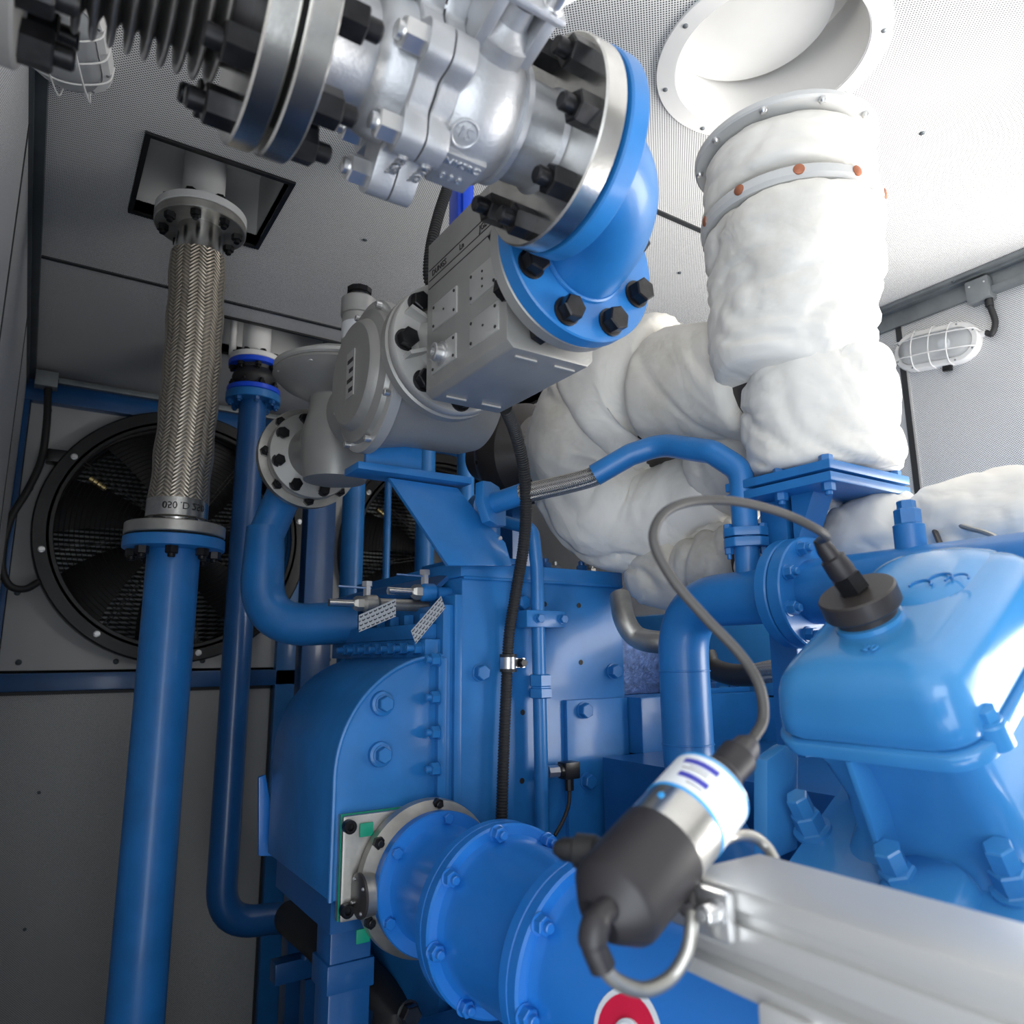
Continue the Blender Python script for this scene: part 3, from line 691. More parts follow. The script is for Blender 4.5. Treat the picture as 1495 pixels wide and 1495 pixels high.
# --- double valve block
BY0, BY1, hx = 0.727, 0.955, 0.070
t = thing('gas_valve_block', 'grey cast gas valve block with small screwed cover plates', 'valve', A2(0.84, 0, -0.13))
b = new(); lathe(b, A2(0), Y_, [(EY0 + .026, .110), (EY0 + .028, .112), (EY0 + .044, .112), (EY0 + .046, .105)], 80); part('flange', b, 'castgrey', t)
boltring(t, A2(EY0 + .046), Y_, 0.091, 8, boltmesh('hex', 'nut', 0.028, 0.02, 0.006, False), 'nut', PI / 8 - 0.1)
b = new(); lathe(b, A2(0), Y_, [(EY0 + .044, .070), (0.75, .062)], 40); part('inlet_neck', b, 'castgrey', t)
sec = [(-hx, -0.102), (-hx + 0.010, -0.112), (hx - 0.010, -0.112), (hx, -0.102), (hx, 0.10), (0.050, 0.145), (-hx + 0.004, 0.145), (-hx, 0.141)]
b = new(); prism(b, sec, A2(0), X_, Z_, Y_, BY0, BY1); body = part('body', b, 'castgrey', t, 0.005)
fx = AX2 - hx
def platelet(u0, u1, v0, v1, dots):
    um, vm = (u0 + u1) / 2, (v0 + v1) / 2; zc = at(um, vm, X=fx).z; y0, y1 = at(u1, vm, X=fx).y, at(u0, vm, X=fx).y
    hh = (at(um, v0 + 12, X=fx).z - at(um, v1 - 12, X=fx).z) / 2; z0, z1 = zc - hh, zc + hh
    b = new(); hexa(b, (fx - 0.0025, y0, z0), (fx + 0.002, y1, z1)); o = part('cover_plate', b, 'castlight', t, 0.0015)
    for y in (y0 + .006, y1 - .006):
        for z in (z0 + .006, z1 - .006): bolt(o, (fx - 0.0025, y, z), -X_, boltmesh('socket', 'ink', 0.0045, 0.0014, 0, False), 'screw')
    for k in range(dots): bolt(o, (fx - 0.0025, (y0 + y1) / 2, z0 + (z1 - z0) * (k + 1) / (dots + 1)), -X_, boltmesh('socket', 'ink', 0.0036, 0.001, 0, False), 'screw')
platelet(687, 727, 373, 441, 3); platelet(687, 729, 442, 508, 1); platelet(633, 668, 420, 482, 1); platelet(632, 667, 487, 547, 0)
bolt(t, at(645, 516, X=fx - 0.0025), -X_, boltmesh('socket', 'zinc', 0.027, 0.012, 0, True), 'plug')
zl = 2.083
for z in (zl - 0.009, zl + 0.009, zl - 0.022):
    b = new(); hexa(b, (fx - 0.0006, BY0 + 0.006, z), (fx + 0.001, BY1 - 0.006, z + 0.0012)); part('engraved_line', b, 'softblack', body)
for yy, s_ in ((0.915, 'DUNGS'), (0.845, 'Ln'), (0.785, 'JGL')):
    facetext(body, s_, 0.0135, 0.0004, 'softblack', V((fx - 0.0006, yy, zl)), -X_, -Y_)
for y, xx in ((0.745, -0.045), (0.745, 0.018), (0.925, -0.05), (0.925, 0.012)):
    b = new(); hexa(b, (AX2 + xx, y, AZ2 - 0.1145), (AX2 + xx + 0.034, y + 0.003, AZ2 - 0.111)); part('casting_rib', b, 'castlight', body)
for s_ in (-1, 1):
    b = new(); box(b, A2(0.742, s_ * 0.04, -0.100), (0.028, 0.024, 0.018)); part('lug', b, 'castgrey', t, 0.005)
# --- filter (round cover towards the aisle)
FY, FZ = 1.175, 1.992
t = thing('gas_filter', 'grey round gas filter with large bolted cover and rating plate', 'filter', V((AX2, FY, FZ - 0.12)))
b = new(); lathe(b, A2(0), Y_, [(BY1 + 0.001, .06), (0.985, .07), (0.99, .109), (0.993, .111), (1.008, .111), (1.011, .109)], 72); part('inlet_flange', b, 'castlight', t)
b = new(); lathe(b, A2(0), Y_, [(1.013, .109), (1.016, .113), (1.034, .113), (1.036, .109), (1.038, .07), (1.10, .065)], 72); part('body_flange', b, 'castgrey', t)
boltring(t, A2(0.990), -Y_, 0.090, 8, HEAD(), 'bolt', PI / 8 - 0.3)
for k in range(8):
    a = PI / 8 + k * PI / 4; u = V((math.cos(a), 0, math.sin(a))); b = new(); bar(b, A2(0.978) + u * 0.06, A2(0.978) + u * 0.10, 0.006, 0.03, Y_); part('rib', b, 'castlight', t)
c0 = V((0, FY, FZ))
b = new(); lathe(b, c0, X_, [(0.478, 0.126), (0.50, 0.122), (0.55, 0.112), (0.66, 0.110), (0.69, 0.10), (0.70, 0.06), (0.701, 0.0)], 72); part('body', b, 'castgrey', t)
b = new(); lathe(b, c0, X_, [(0.458, 0.130), (0.460, 0.136), (0.478, 0.136), (0.481, 0.130)], 80); part('cover_flange', b, 'castlight', t)
b = new(); lathe(b, c0, X_, [(0.430, 0.0), (0.430, 0.090), (0.433, 0.094), (0.444, 0.100), (0.450, 0.118), (0.459, 0.121)], 80); cv = part('cover', b, 'castgrey', t)
boltring(t, c0 + X_ * 0.458, -X_, 0.1275, 8, boltmesh('socket', 'zinc', 0.012, 0.010, 0, False), 'screw', 0.25)
b = new(); hexa(b, (0.4285, FY - 0.022, FZ - 0.045), (0.4305, FY + 0.014, FZ + 0.04)); pl = part('rating_plate', b, 'castlight', cv)
for k in range(4):
    b = new(); hexa(b, (0.4278, FY - 0.018, FZ - 0.036 + k * 0.018), (0.4287, FY + (0.008 if k % 2 else 0.0), FZ - 0.029 + k * 0.018)); part('print', b, 'softblack', pl)
# --- pressure regulator with spring tower
RX, RY = 0.525, 1.505
t = thing('gas_regulator', 'grey gas regulator with round diaphragm housing and capped spring tower', 'regulator', (RX, RY, 1.88))
b = new(); tube(b, [A2(1.30), A2(1.40)], [0.07, 0.075], 40); part('inlet', b, 'castgrey', t)
rp = V((RX, RY, 0))
b = new(); lathe(b, rp, Z_, [(1.872, 0.03), (1.878, 0.066), (1.92, 0.074), (1.99, 0.072), (2.03, 0.062), (2.06, 0.060), (2.075, 0.072)], 48); part('body', b, 'castgrey', t)
b = new(); lathe(b, rp, Z_, [(2.062, 0.062), (2.070, 0.082), (2.090, 0.120), (2.103, 0.134), (2.110, 0.141), (2.117, 0.138)], 72); part('lower_pan', b, 'castgrey', t)
b = new(); lathe(b, rp, Z_, [(2.119, 0.136), (2.123, 0.140), (2.130, 0.140), (2.137, 0.128), (2.153, 0.098), (2.163, 0.055), (2.169, 0.045)], 72); part('upper_pan', b, 'castlight', t)
boltring(t, rp + Z_ * 2.109, -Z_, 0.128, 8, boltmesh('socket', 'zinc', 0.014, 0.008, 0, False), 'screw')
tw = rp + V((0.045, 0.01, 0))
b = new(); lathe(b, tw, Z_, [(2.150, 0.037), (2.275, 0.037), (2.277, 0.041), (2.316, 0.041), (2.318, 0.039), (2.324, 0.031)], 40); part('spring_tower', b, 'castlight', t)
b = new(); lathe(b, tw, Z_, [(2.322, 0.026), (2.332, 0.026), (2.334, 0.029), (2.346, 0.029), (2.348, 0.025)], 10); part('cap', b, 'nut', t, 0, 20)
b = new(); lathe(b, tw, Z_, [(2.215, 0.0375), (2.255, 0.0375)], 40); part('paper_label', b, 'whitelabel', t)
gz = AZ2 - 0.025
b = new(); lathe(b, V((RX, 0, gz)), Y_, [(1.55, 0.065), (1.60, 0.06), (1.645, 0.064), (1.655, 0.102), (1.658, 0.104), (1.677, 0.104), (1.68, 0.102)], 60); part('outlet_flange', b, 'castgrey', t)
boltring(t, V((RX, 1.655, gz)), -Y_, 0.086, 8, boltmesh('hex', 'nut', 0.024, 0.012, 0, True), 'bolt', 0.3)
# --- gas pipe leaving the regulator, dropping and turning to the engine
t = thing('gas_pipe', 'blue gas pipe curving down from the regulator toward the engine housing', 'pipe', (RX, 1.62, 1.55))
b = new(); lathe(b, V((RX, 0, gz)), Y_, [(1.683, 0.100), (1.685, 0.121), (1.706, 0.121), (1.708, 0.118)], 60); part('flange', b, 'steeldull', t)
boltring(t, V((RX, 1.685, gz)), -Y_, 0.106, 8, boltmesh('hex', 'nut', 0.022, 0.012, 0.008, False), 'bolt', 0.0)
gx = at(386, 800, Y=1.80).x
pth = fillet([V((RX, 1.70, gz)), V((RX, 1.80, gz)), V((gx, 1.80, 1.79))], 0.075, 10)
b = new(); tube(b, pth, 0.043, 32); part('elbow', b, 'blue', t)
ge = at(527, 908, Y=1.68)
pth = fillet([V((gx, 1.80, 1.815)), V((gx, 1.80, ge.z - 0.01)), ge], 0.15, 14)
b = new(); tube(b, pth, [0.044] + [0.050] * (len(pth) - 1), 36); part('bend', b, 'blue', t)
# --- blue bracket carrying the train
t = thing('support_bracket', 'blue welded steel bracket with shelf carrying the grey filter', 'bracket', (0.70, 1.2, 1.69))
zs = at(590, 694, Y=1.19).z
b = new(); hexa(b, (0.455, 1.185, zs), (0.685, 1.255, zs + 0.014)); sh = part('shelf', b, 'blue', t, 0.003)
b = new(); hexa(b, (0.475, 1.20, zs + 0.014), (0.585, 1.212, FZ - 0.105)); part('saddle', b, 'blue', t, 0.002)
b = new(); quadprism(b, [at(568, 697, Y=1.21), at(668, 712, Y=1.21), at(700, 752, Y=1.21), at(738, 792, Y=1.21), at(748, 826, Y=1.21), at(655, 826, Y=1.21)], (0, 0.012, 0)); part('gusset', b, 'blue', t, 0.002)
bolt(t, at(729, 786, Y=1.21), -Y_, boltmesh('hex', 'zinc', 0.008, 0.005, 0, False), 'bolt')
b = new(); hexa(b, (0.71, 1.24, 1.685), (0.83, 1.45, 1.697)); part('foot', b, 'blue', t, 0.002)
# --- cable strut and corrugated cable above the block
q = at(677, 280, Y=1.25); b = new(); hexa(b, (q.x - 0.02, 1.24, 2.15), (q.x + 0.02, 1.28, HC)); hexa(b, (q.x - 0.011, 1.232, 2.15), (q.x + 0.011, 1.24, HC)); solo('support_strut', 'bright blue ceiling strut seen between ball valve and valve block', 'strut', b, 'royal', 0.002)

# ================================================================== ROUND CEILING OPENING
hc = V((HOLE.x, HOLE.y, 0))
t = thing('exhaust_opening', 'round white collared opening in the ceiling above the exhaust', 'ceiling opening', hc + Z_ * HC)
b = new(); ringbody(b, hc, Z_, HC - 0.006, HC - 0.0005, HR - 0.004, 0.209, 96, 0.001); fl = part('collar', b, 'white', t)
boltring(fl, hc + Z_ * (HC - 0.006), -Z_, 0.194, 8, boltmesh('pan', 'greygal', 0.010, 0.003, 0, False), 'screw', 0.15)
b = new(); ringbody(b, hc, Z_, HC - 0.004, HC + 0.16, HR - 0.006, HR - 0.001, 96); part('duct', b, 'white', t)
b = new(); lathe(b, hc, Z_, [(HC + 0.15, HR - 0.002), (HC + 0.155, HR - 0.002)], 96); part('end_plate', b, 'white', t)
b = new(); lathe(b, hc + V((-0.02, 0.02, 0)), Z_, [(HC + 0.09, 0.150), (HC + 0.092, 0.152), (HC + 0.148, 0.152)], 80); part('inner_disc', b, 'whitegrey', t)

# ================================================================== EXHAUST in quilted white jackets
def rough(p, s=1.0, seed=0.0, rings=()):
    q = V(p)
    n1 = noise.noise(q * 6 + V((seed, 0, 0))) * 0.012
    w_ = q + noise.noise_vector(q * 5 + V((seed, 1, 2))) * 0.05
    n2 = min(abs(noise.noise(V((w_.x * 9, w_.y * 9, w_.z * 15)) + V((seed, 3, 0)))) * 2.2, 0.5) * 0.014
    n3 = min(abs(noise.noise(V((w_.x * 20, w_.y * 20, w_.z * 26)) + V((0, seed, 5)))) * 2.5, 0.5) * 0.006
    return s * (n1 + n2 + n3 - 0.007)
def jacket(name, parent, pts, rad, mat='fabric', seed=0.0, s=1.0, n=14, seg=72, tuck=0.022, groove=None):
    """padded jacket along a path, edges rolled in, with creases"""
    P = catmull(pts, n); R = []
    m = len(P) - 1; k0 = len(rad) - 1
    for i in range(m + 1):
        x = i / m * k0; j = min(int(x), k0 - 1); f = x - j; f = f * f * (3 - 2 * f); R.append(rad[j] * (1 - f) + rad[j + 1] * f)
    ln = [0]
    for i in range(1, m + 1): ln.append(ln[-1] + (P[i] - P[i - 1]).length)
    T = ln[-1]; R2 = []
    for i in range(m + 1):
        e = min(ln[i], T - ln[i]); x = min(e / tuck, 1); R2.append(R[i] - tuck * 0.7 * (1 - math.sqrt(max(0, 1 - (1 - x) ** 2))))
    def fn(i, a, r):
        e1 = math.cos(a); e2 = math.sin(a)
        pr = P[i] + V((e1, e2, 0.3 * e1)) * r
        g = 0
        if groove is not None:
            for gg in (groove, groove + PI): dd = (a - gg + 0.15 * math.sin(i * 0.3) + PI) % (2 * PI) - PI; g -= 0.014 * math.exp(-(dd / 0.07) ** 2)
        return r + rough(pr, s, seed) + g
    P2 = [P[0] + (P[1] - P[0]).normalized() * 0.001] + P + [P[-1]]; R3 = [R2[0] - 0.035] + R2 + [max(R2[-1] - 0.035, 0.01)]
    b = new(); tube(b, P2, R3, seg, True, lambda i, a, r: r if i in (0, len(P2) - 1) else fn(i - 1, a, r))
    return part(name, b, mat, parent, 0, 60)
def C(z, dx=0, dy=0): return V((1.04 + dx, 0.70 + dy, z))
t = thing('exhaust_stack', 'exhaust stack in wrinkled white insulation jackets below the round opening', 'exhaust pipe', C(1.78))
b = new(); lathe(b, C(0), Z_, [(1.80, 0.075), (2.38, 0.10), (2.381, 0.0)], 40); part('inner_pipe', b, 'bronze', t)
b = new(); ringbody(b, C(0), Z_, 2.362, 2.376, 0.10, 0.153, 72, 0.003); o = part('top_flange', b, 'whitegrey', t)
boltring(o, C(2.362), -Z_, 0.145, 10, boltmesh('pan', 'zinc', 0.014, 0.008, 0, False), 'bolt', 0.2)
jacket('jacket', t, [C(2.360), C(2.33), C(2.30), C(2.262)], [0.134, 0.142, 0.146, 0.150], seed=1.3, s=0.8)
b = new(); ringbody(b, C(0), Z_, 2.225, 2.25, 0.10, 0.150, 72, 0.006); o = part('band_flange', b, 'whitegrey', t)
boltring(o, C(2.238), (0, 0, 1), 0.0, 0, boltmesh('pan', 'copper', 0.016, 0.006, 0, False))
for k in range(10):
    a = 2 * PI * k / 10 + 0.1; u = V((math.cos(a), math.sin(a), 0)); bolt(o, C(2.2375) + u * 0.149, u, boltmesh('pan', 'copper', 0.018, 0.004, 0, False), 'rivet')
jacket('jacket', t, [C(2.225), C(2.14), C(2.06, -0.005, 0.005), C(1.99, -0.012, 0.012), C(1.935, -0.02, 0.015)], [0.148, 0.142, 0.135, 0.132, 0.124], seed=4.1, s=1.0)
jacket('jacket', t, [C(1.97, 0.006, -0.01), C(1.90, 0.008, -0.014), C(1.84, 0.008, -0.012), C(1.785, 0.01, -0.01)], [0.112, 0.118, 0.117, 0.12], seed=7.7, s=1.05)
# branch to the turbocharger
t = thing('exhaust_branch', 'bulky white jacketed exhaust elbow between stack and turbocharger', 'exhaust pipe', V((1.12, 1.25, 1.75)))
b = new(); tube(b, catmull([C(1.98), V((1.06, 0.95, 1.985)), V((1.12, 1.2, 1.97)), V((1.14, 1.5, 1.93))], 6), 0.09, 24); part('inner_pipe', b, 'bronze', t)
jacket('jacket', t, [at(1118, 552, Y=0.77), at(1045, 561, Y=0.89), at(968, 570, Y=1.02)], [0.108, 0.117, 0.120], 'fabric_worn', seed=2.2, s=0.8)
jacket('jacket', t, [at(990, 553, Y=1.02), at(940, 570, Y=1.11), at(893, 615, Y=1.20)], [0.14, 0.165, 0.168], seed=9.2, s=0.9, groove=2.2)
jacket('jacket', t, [at(903, 604, Y=1.185), at(872, 655, Y=1.25), at(876, 712, Y=1.27)], [0.166, 0.165, 0.150], 'fabric_worn', seed=12.5, s=1.0, groove=2.2)
jacket('jacket', t, [at(868, 692, Y=1.275), at(893, 738, Y=1.235), at(948, 758, Y=1.16), at(1010, 735, Y=1.06), at(1065, 700, Y=0.96)], [0.148, 0.135, 0.115, 0.108, 0.098], seed=15.5, s=1.0, groove=2.2)
jacket('jacket', t, [at(1050, 702, Y=0.97), at(1085, 672, Y=0.90), at(1125, 640, Y=0.83)], [0.095, 0.10, 0.09], 'fabric_worn', seed=31.0, s=0.9)
t2_ = thing('turbocharger', 'dark turbocharger casing at the end of the white exhaust jackets', 'turbocharger', at(752, 665, Y=1.62))
cc = at(752, 665, Y=1.62); dd = (cc - at(835, 655, Y=1.42)).normalized()
b = new(); lathe(b, cc, dd, [(-0.10, 0.10), (-0.06, 0.135), (0.0, 0.14), (0.03, 0.125), (0.06, 0.07), (0.14, 0.06), (0.141, 0.0)], 48); part('casing', b, 'bronze', t2_)
boltring(t2_, cc - dd * 0.0, dd, 0.13, 10, boltmesh('hex', 'nut', 0.016, 0.012, 0, False), 'bolt')
b = new(); hexa(b, (cc.x - 0.03, cc.y - 0.03, 1.69), (cc.x + 0.03, cc.y + 0.03, cc.z - 0.1)); part('pedestal', b, 'blue_shaded', t2_)
# exhaust manifold along the engine
t = thing('exhaust_manifold', 'long exhaust manifold in white jackets running along the engine', 'exhaust pipe', V((1.13, 0.7, 1.55)))
mz = at(1000, 836, X=1.13).z
def Mf(y, dz=0): return V((1.13, y, mz + dz))
b = new(); cyl(b, Mf(0.2), Mf(1.2), 0.05); part('inner_pipe', b, 'bronze', t)
ys = [(0.22, 0.40), (0.40, 0.585), (0.59, 0.72), (0.74, 0.90), (0.91, 1.06), (1.05, 1.20)]
for k, (y0, y1) in enumerate(ys):
    jacket('jacket', t, [Mf(y1), Mf((y0 + y1) / 2), Mf(y0)], [0.072, 0.084, 0.080], 'fabric_worn' if k > 3 else 'fabric', seed=20 + k * 3, s=1.3, tuck=0.03)
cq = Mf(0.50) + V((-0.05, 0, 0.055))
b = new(); tube(b, catmull([at(1352, 738, X=1.08), at(1362, 768, X=1.06), at(1376, 802, X=1.02)], 6), [0.006] * 7 + [0.004] * 6, 10); o = part('probe', b, 'bronze', t)
b = new(); tube(b, catmull([at(1352, 738, X=1.08), at(1380, 757, X=1.06), at(1410, 770, X=1.04), at(1445, 780, X=1.02), at(1480, 800, X=1.0)], 6), 0.0035, 8); part('probe_lead', b, 'steeldull', t)
# blue stand with flange plate that carries the stack
t = thing('exhaust_stand', 'blue bolted flange plate and post under the exhaust stack', 'bracket', C(1.45))
b = new(); hexa(b, (0.935, 0.60, 1.762), (1.145, 0.79, 1.776)); pl = part('plate', b, 'blue', t, 0.002)
b = new(); hexa(b, (0.935, 0.60, 1.744), (1.145, 0.79, 1.758)); part('plate', b, 'blue', t, 0.002)
for x, y in ((0.95, 0.615), (0.95, 0.775), (1.13, 0.615), (1.13, 0.775), (0.95, 0.695)):
    bolt(t, (x, y, 1.776), Z_, boltmesh('hex', 'blue', 0.017, 0.01, 0, False), 'bolt'); bolt(t, (x, y, 1.744), -Z_, boltmesh('hex', 'blue', 0.017, 0.012, 0.006, False), 'nut')
for y in (0.63, 0.74):
    b = new(); quadprism(b, [(0.97, y, 1.776), (1.12, y, 1.776), (1.10, y, 1.81), (1.0, y, 1.83)], (0, 0.012, 0)); part('fin', b, 'blue', t)
b = new(); hexa(b, (0.985, 0.715, 1.35), (1.035, 0.765, 1.744)); part('post', b, 'blue', t, 0.003)
b = new(); quadprism(b, [(0.98, 0.70, 1.744), (0.98, 0.70, 1.66), (0.98, 0.66, 1.744)], (0.05, 0, 0)); part('gusset', b, 'blue', t)

# ================================================================== ENGINE END BLOCK (front face looks at the aisle)
BX0, BX1, BF, BB = 0.700, 1.110, 1.25, 1.77
t = thing('engine_front_block', 'tall blue engine end block with bolted front plate', 'engine part', (0.9, 1.5, 0))
b = new(); hexa(b, (BX0, BF, 0.0), (BX1, BB, 1.655)); part('body', b, 'blue', t, 0.004)
b = new(); hexa(b, (BX0 - 0.006, BF - 0.006, 1.655), (BX1, BB + 0.02, 1.685)); part('top_plate', b, 'blue', t, 0.003)
b = new(); cyl(b, (0.70, BF - 0.004, 1.654), (1.108, BF - 0.004, 1.654), 0.004, None, 8); part('weld_seam', b, 'blue', t)
b = new(); hexa(b, (0.662, BF + 0.005, 0.7), (0.684, BB, 1.60)); part('side_flange', b, 'blue', t, 0.002)
b = new(); hexa(b, (0.684, BF - 0.002, 0.7), (0.700, BB, 1.62)); part('side_flange', b, 'blue', t, 0.002)
q0, q1 = at(822, 1022, Y=BF), at(905, 1185, Y=BF)
b = new(); hexa(b, (q0.x, BF - 0.012, 0.9), (BX1 - 0.004, BF, q0.z)); part('raised_pad', b, 'blue', t, 0.002)
bm_ = boltmesh('hex', 'blue', 0.026, 0.016, 0, True)
for u, v, yy in ((700, 982, BF), (894, 980, BF), (851, 1037, BF - 0.012), (856, 1140, BF - 0.012), (897, 1185, BF - 0.012), (760, 880, BF)):
    bolt(t, at(u, v, Y=yy), -Y_, bm_, 'bolt', 0.4)
hm = boltmesh('socket', 'ink', 0.011, 0.001, 0, False)
for u, v in ((845, 884), (848, 967), (763, 1040), (762, 1140), (795, 882), (852, 1200)): bolt(t, at(u, v, Y=BF), -Y_, hm, 'hole')
bolt(t, V((0.80, BF + 0.03, 1.685)), Z_, boltmesh('hex', 'nut', 0.03, 0.014, 0, False), 'bolt')
for k in range(4): bolt(t, V((0.93 + k * 0.05, BF + 0.04 + 0.03 * (k % 2), 1.685)), Z_, boltmesh('hex', 'steeldull' if k % 2 else 'blue_shaded', 0.022, 0.016, 0.01, False), 'bolt')
# ledge with studs on the left of the block
b = new(); hexa(b, (0.628, BF + 0.03, 1.535), (0.662, BB, 1.565)); part('ledge', b, 'blue', t, 0.003)
for k in range(7): bolt(t, V((0.628, BF + 0.03 + k * 0.062, 1.518)), -X_, boltmesh('hex', 'blue', 0.021, 0.014, 0.014, True), 'nut', 0.2)
for k in range(6): bolt(t, V((0.645, BF + 0.05 + k * 0.07, 1.565)), Z_, boltmesh('hex', 'blue', 0.018, 0.020, 0, False), 'stud')
b = new(); hexa(b, (0.628, BF + 0.012, 1.50), (0.662, BB, 1.535)); part('ledge', b, 'blue', t, 0.003)
b = new(); quadprism(b, [(0.70, BF + 0.05, 1.655), (0.70, BB, 1.655), (0.62, BB, 1.63), (0.66, BF + 0.05, 1.62)], (0, 0, 0.012)); part('side_rail', b, 'blue_shaded', t)

# ================================================================== ROUNDED HOOD on the left of the block
HX, HZT, HRr = 0.457, 1.503, 0.2
prof = [(0.657, HZT)] + [(0.657 - HRr * math.sin(a), HZT - HRr + HRr * math.cos(a)) for a in [PI / 2 * k / 20 for k in range(1, 21)]] + [(HX, 1.11), (0.657, 1.10)]
t = thing('intercooler_hood', 'big rounded blue hood bolted to the side of the engine block', 'engine part', (0.55, 1.42, 1.10))
b = new(); prism(b, [(x, z) for x, z in prof], (0, 0, 0), X_, Z_, Y_, BF, 1.625); part('shell', b, 'blue', t, 0.003, 40)
rimp = [V((x, BF - 0.001, z)) for x, z in prof[:-1]]
b = new(); tube(b, rimp, 0.0045, 8); part('weld_rim', b, 'blue', t)
for u, v in ((557, 1027), (554, 1101)):
    o = V(at(u, v, Y=BF)); b = new(); lathe(b, o, -Y_, [(0, 0.022), (0.008, 0.021), (0.010, 0.018)], 28); part('boss', b, 'blue', t)
    bolt(t, o - Y_ * 0.010, -Y_, boltmesh('hex', 'blue', 0.024, 0.014, 0, True), 'bolt', 0.5)
b = new(); hexa(b, (0.645, BF - 0.012, 1.10), (0.662, BF + 0.02, 1.50)); part('flange_strip', b, 'blue', t, 0.002)
for v in (963, 1018, 1069, 1122, 1173): bolt(t, at(641, v, Y=BF - 0.022), -X_, boltmesh('hex', 'blue', 0.020, 0.015, 0.010, True), 'nut', 0.3)
b = new(); quadprism(b, [at(378, 1135, Y=1.66), at(388, 1131, Y=1.66), at(400, 1205, Y=1.66), at(436, 1250, Y=1.66), at(378, 1250, Y=1.66)], (0, 0.012, 0)); part('lug_plate', b, 'blue_bright', t, 0.002)
b = new(); hexa(b, (0.47, 1.28, 1.05), (0.64, 1.60, 1.105)); part('under_box', b, 'blue_shaded', t)

# ================================================================== INTAKE DUCT running toward the camera
IX, IZ = 0.615, 1.133
def I_(y): return V((IX, y, IZ))
t = thing('throttle_valve', 'bare metal throttle valve with square plate under the blue hood', 'valve', I_(1.24) - Z_ * 0.13)
zt1, zt0 = at(492, 1192, Y=1.234).z, at(492, 1347, Y=1.234).z
b = new(); hexa(b, (0.466, 1.226, zt0), (0.645, 1.236, zt1)); part('square_plate', b, 'steeldull', t, 0.006)
b = new(); hexa(b, (0.4655, 1.2365, zt0), (0.645, 1.239, zt1 + 0.0015)); part('gasket', b, 'green', t)
b = new(); hexa(b, (0.466, 1.2392, zt0), (0.645, 1.2495, zt1)); part('spacer', b, 'steeldull', t)
b = new(); lathe(b, I_(0), -Y_, [(-1.226, 0.118), (-1.218, 0.127), (-1.204, 0.125), (-1.195, 0.114), (-1.186, 0.106)], 64); part('body', b, 'steeldull', t)
for q in (at(508, 1206, Y=1.226), at(504, 1328, Y=1.226)): bolt(t, q, -Y_, boltmesh('socket', 'nut', 0.022, 0.014, 0, False), 'screw')
boltring(t, I_(1.205), -Y_, 0.118, 6, boltmesh('hex', 'nut', 0.018, 0.010, 0.005, False), 'bolt', 0.95)
c2 = V((0.488, 1.196, IZ - 0.005))
b = new(); cyl(b, c2 + X_ * 0.04, c2, 0.032, None, 32); part('shaft_boss', b, 'steeldull', t)
b = new(); lathe(b, c2, -X_, [(0, 0.034), (0.004, 0.034), (0.005, 0.032)], 32); o = part('shaft_cover', b, 'bronze', t)
boltring(o, c2 - X_ * 0.005, -X_, 0.027, 4, boltmesh('pan', 'zinc', 0.006, 0.003, 0, False), 'screw', 0.6)
for q in (at(535, 1211, Y=1.222), at(530, 1366, Y=1.222)):
    b = new(); box(b, q, (0.024, 0.004, 0.022)); part('gasket_tab', b, 'green', t, 0.003)
t = thing('intake_duct', 'large glossy blue flanged intake duct running along the bottom', 'duct', I_(0.8) - Z_ * 0.15)
b = new(); lathe(b, I_(0), -Y_, [(-1.184, 0.108), (-1.182, 0.112), (-1.164, 0.113), (-1.161, 0.111)], 72); part('flange', b, 'blue_bright', t)
b = new(); lathe(b, I_(0), -Y_, [(-1.163, 0.094), (-1.155, 0.088), (-1.12, 0.083), (-1.06, 0.085), (-1.01, 0.100), (-0.99, 0.112)], 64); part('reducer', b, 'blue_bright', t)
F2 = 0.128
b = new(); lathe(b, I_(0), -Y_, [(-0.998, F2 - .003), (-0.996, F2), (-0.981, F2), (-0.979, F2 - .002), (-0.978, F2), (-0.963, F2), (-0.960, F2 - .003)], 80); f2 = part('flange', b, 'blue_bright', t)
b = new(); lathe(b, I_(0), -Y_, [(-0.962, 0.114), (-0.952, 0.1085), (-0.947, 0.107), (-0.80, 0.107), (-0.79, 0.1085), (-0.780, 0.114)], 72); part('barrel', b, 'blue_bright', t)
b = new(); lathe(b, I_(0), -Y_, [(-0.782, F2 - .003), (-0.78, F2), (-0.765, F2), (-0.763, F2 - .002), (-0.762, F2), (-0.747, F2), (-0.744, F2 - .003)], 80); part('flange', b, 'blue_bright', t)
b = new(); lathe(b, I_(0), -Y_, [(-0.746, 0.114), (-0.735, 0.1085), (-0.73, 0.107), (-0.1, 0.107)], 72); br2 = part('barrel', b, 'blue_bright', t)
fb = boltmesh('hex', 'blue_bright', 0.019, 0.012, 0.008, True)
boltring(t, I_(1.161), -Y_, 0.102, 6, boltmesh('hex', 'blue_bright', 0.016, 0.008, 0, False), 'bolt', 0.95)
boltring(t, I_(0.960), -Y_, 0.1185, 8, fb, 'bolt', 0.15); boltring(t, I_(0.744), -Y_, 0.1185, 8, fb, 'bolt', 0.15)
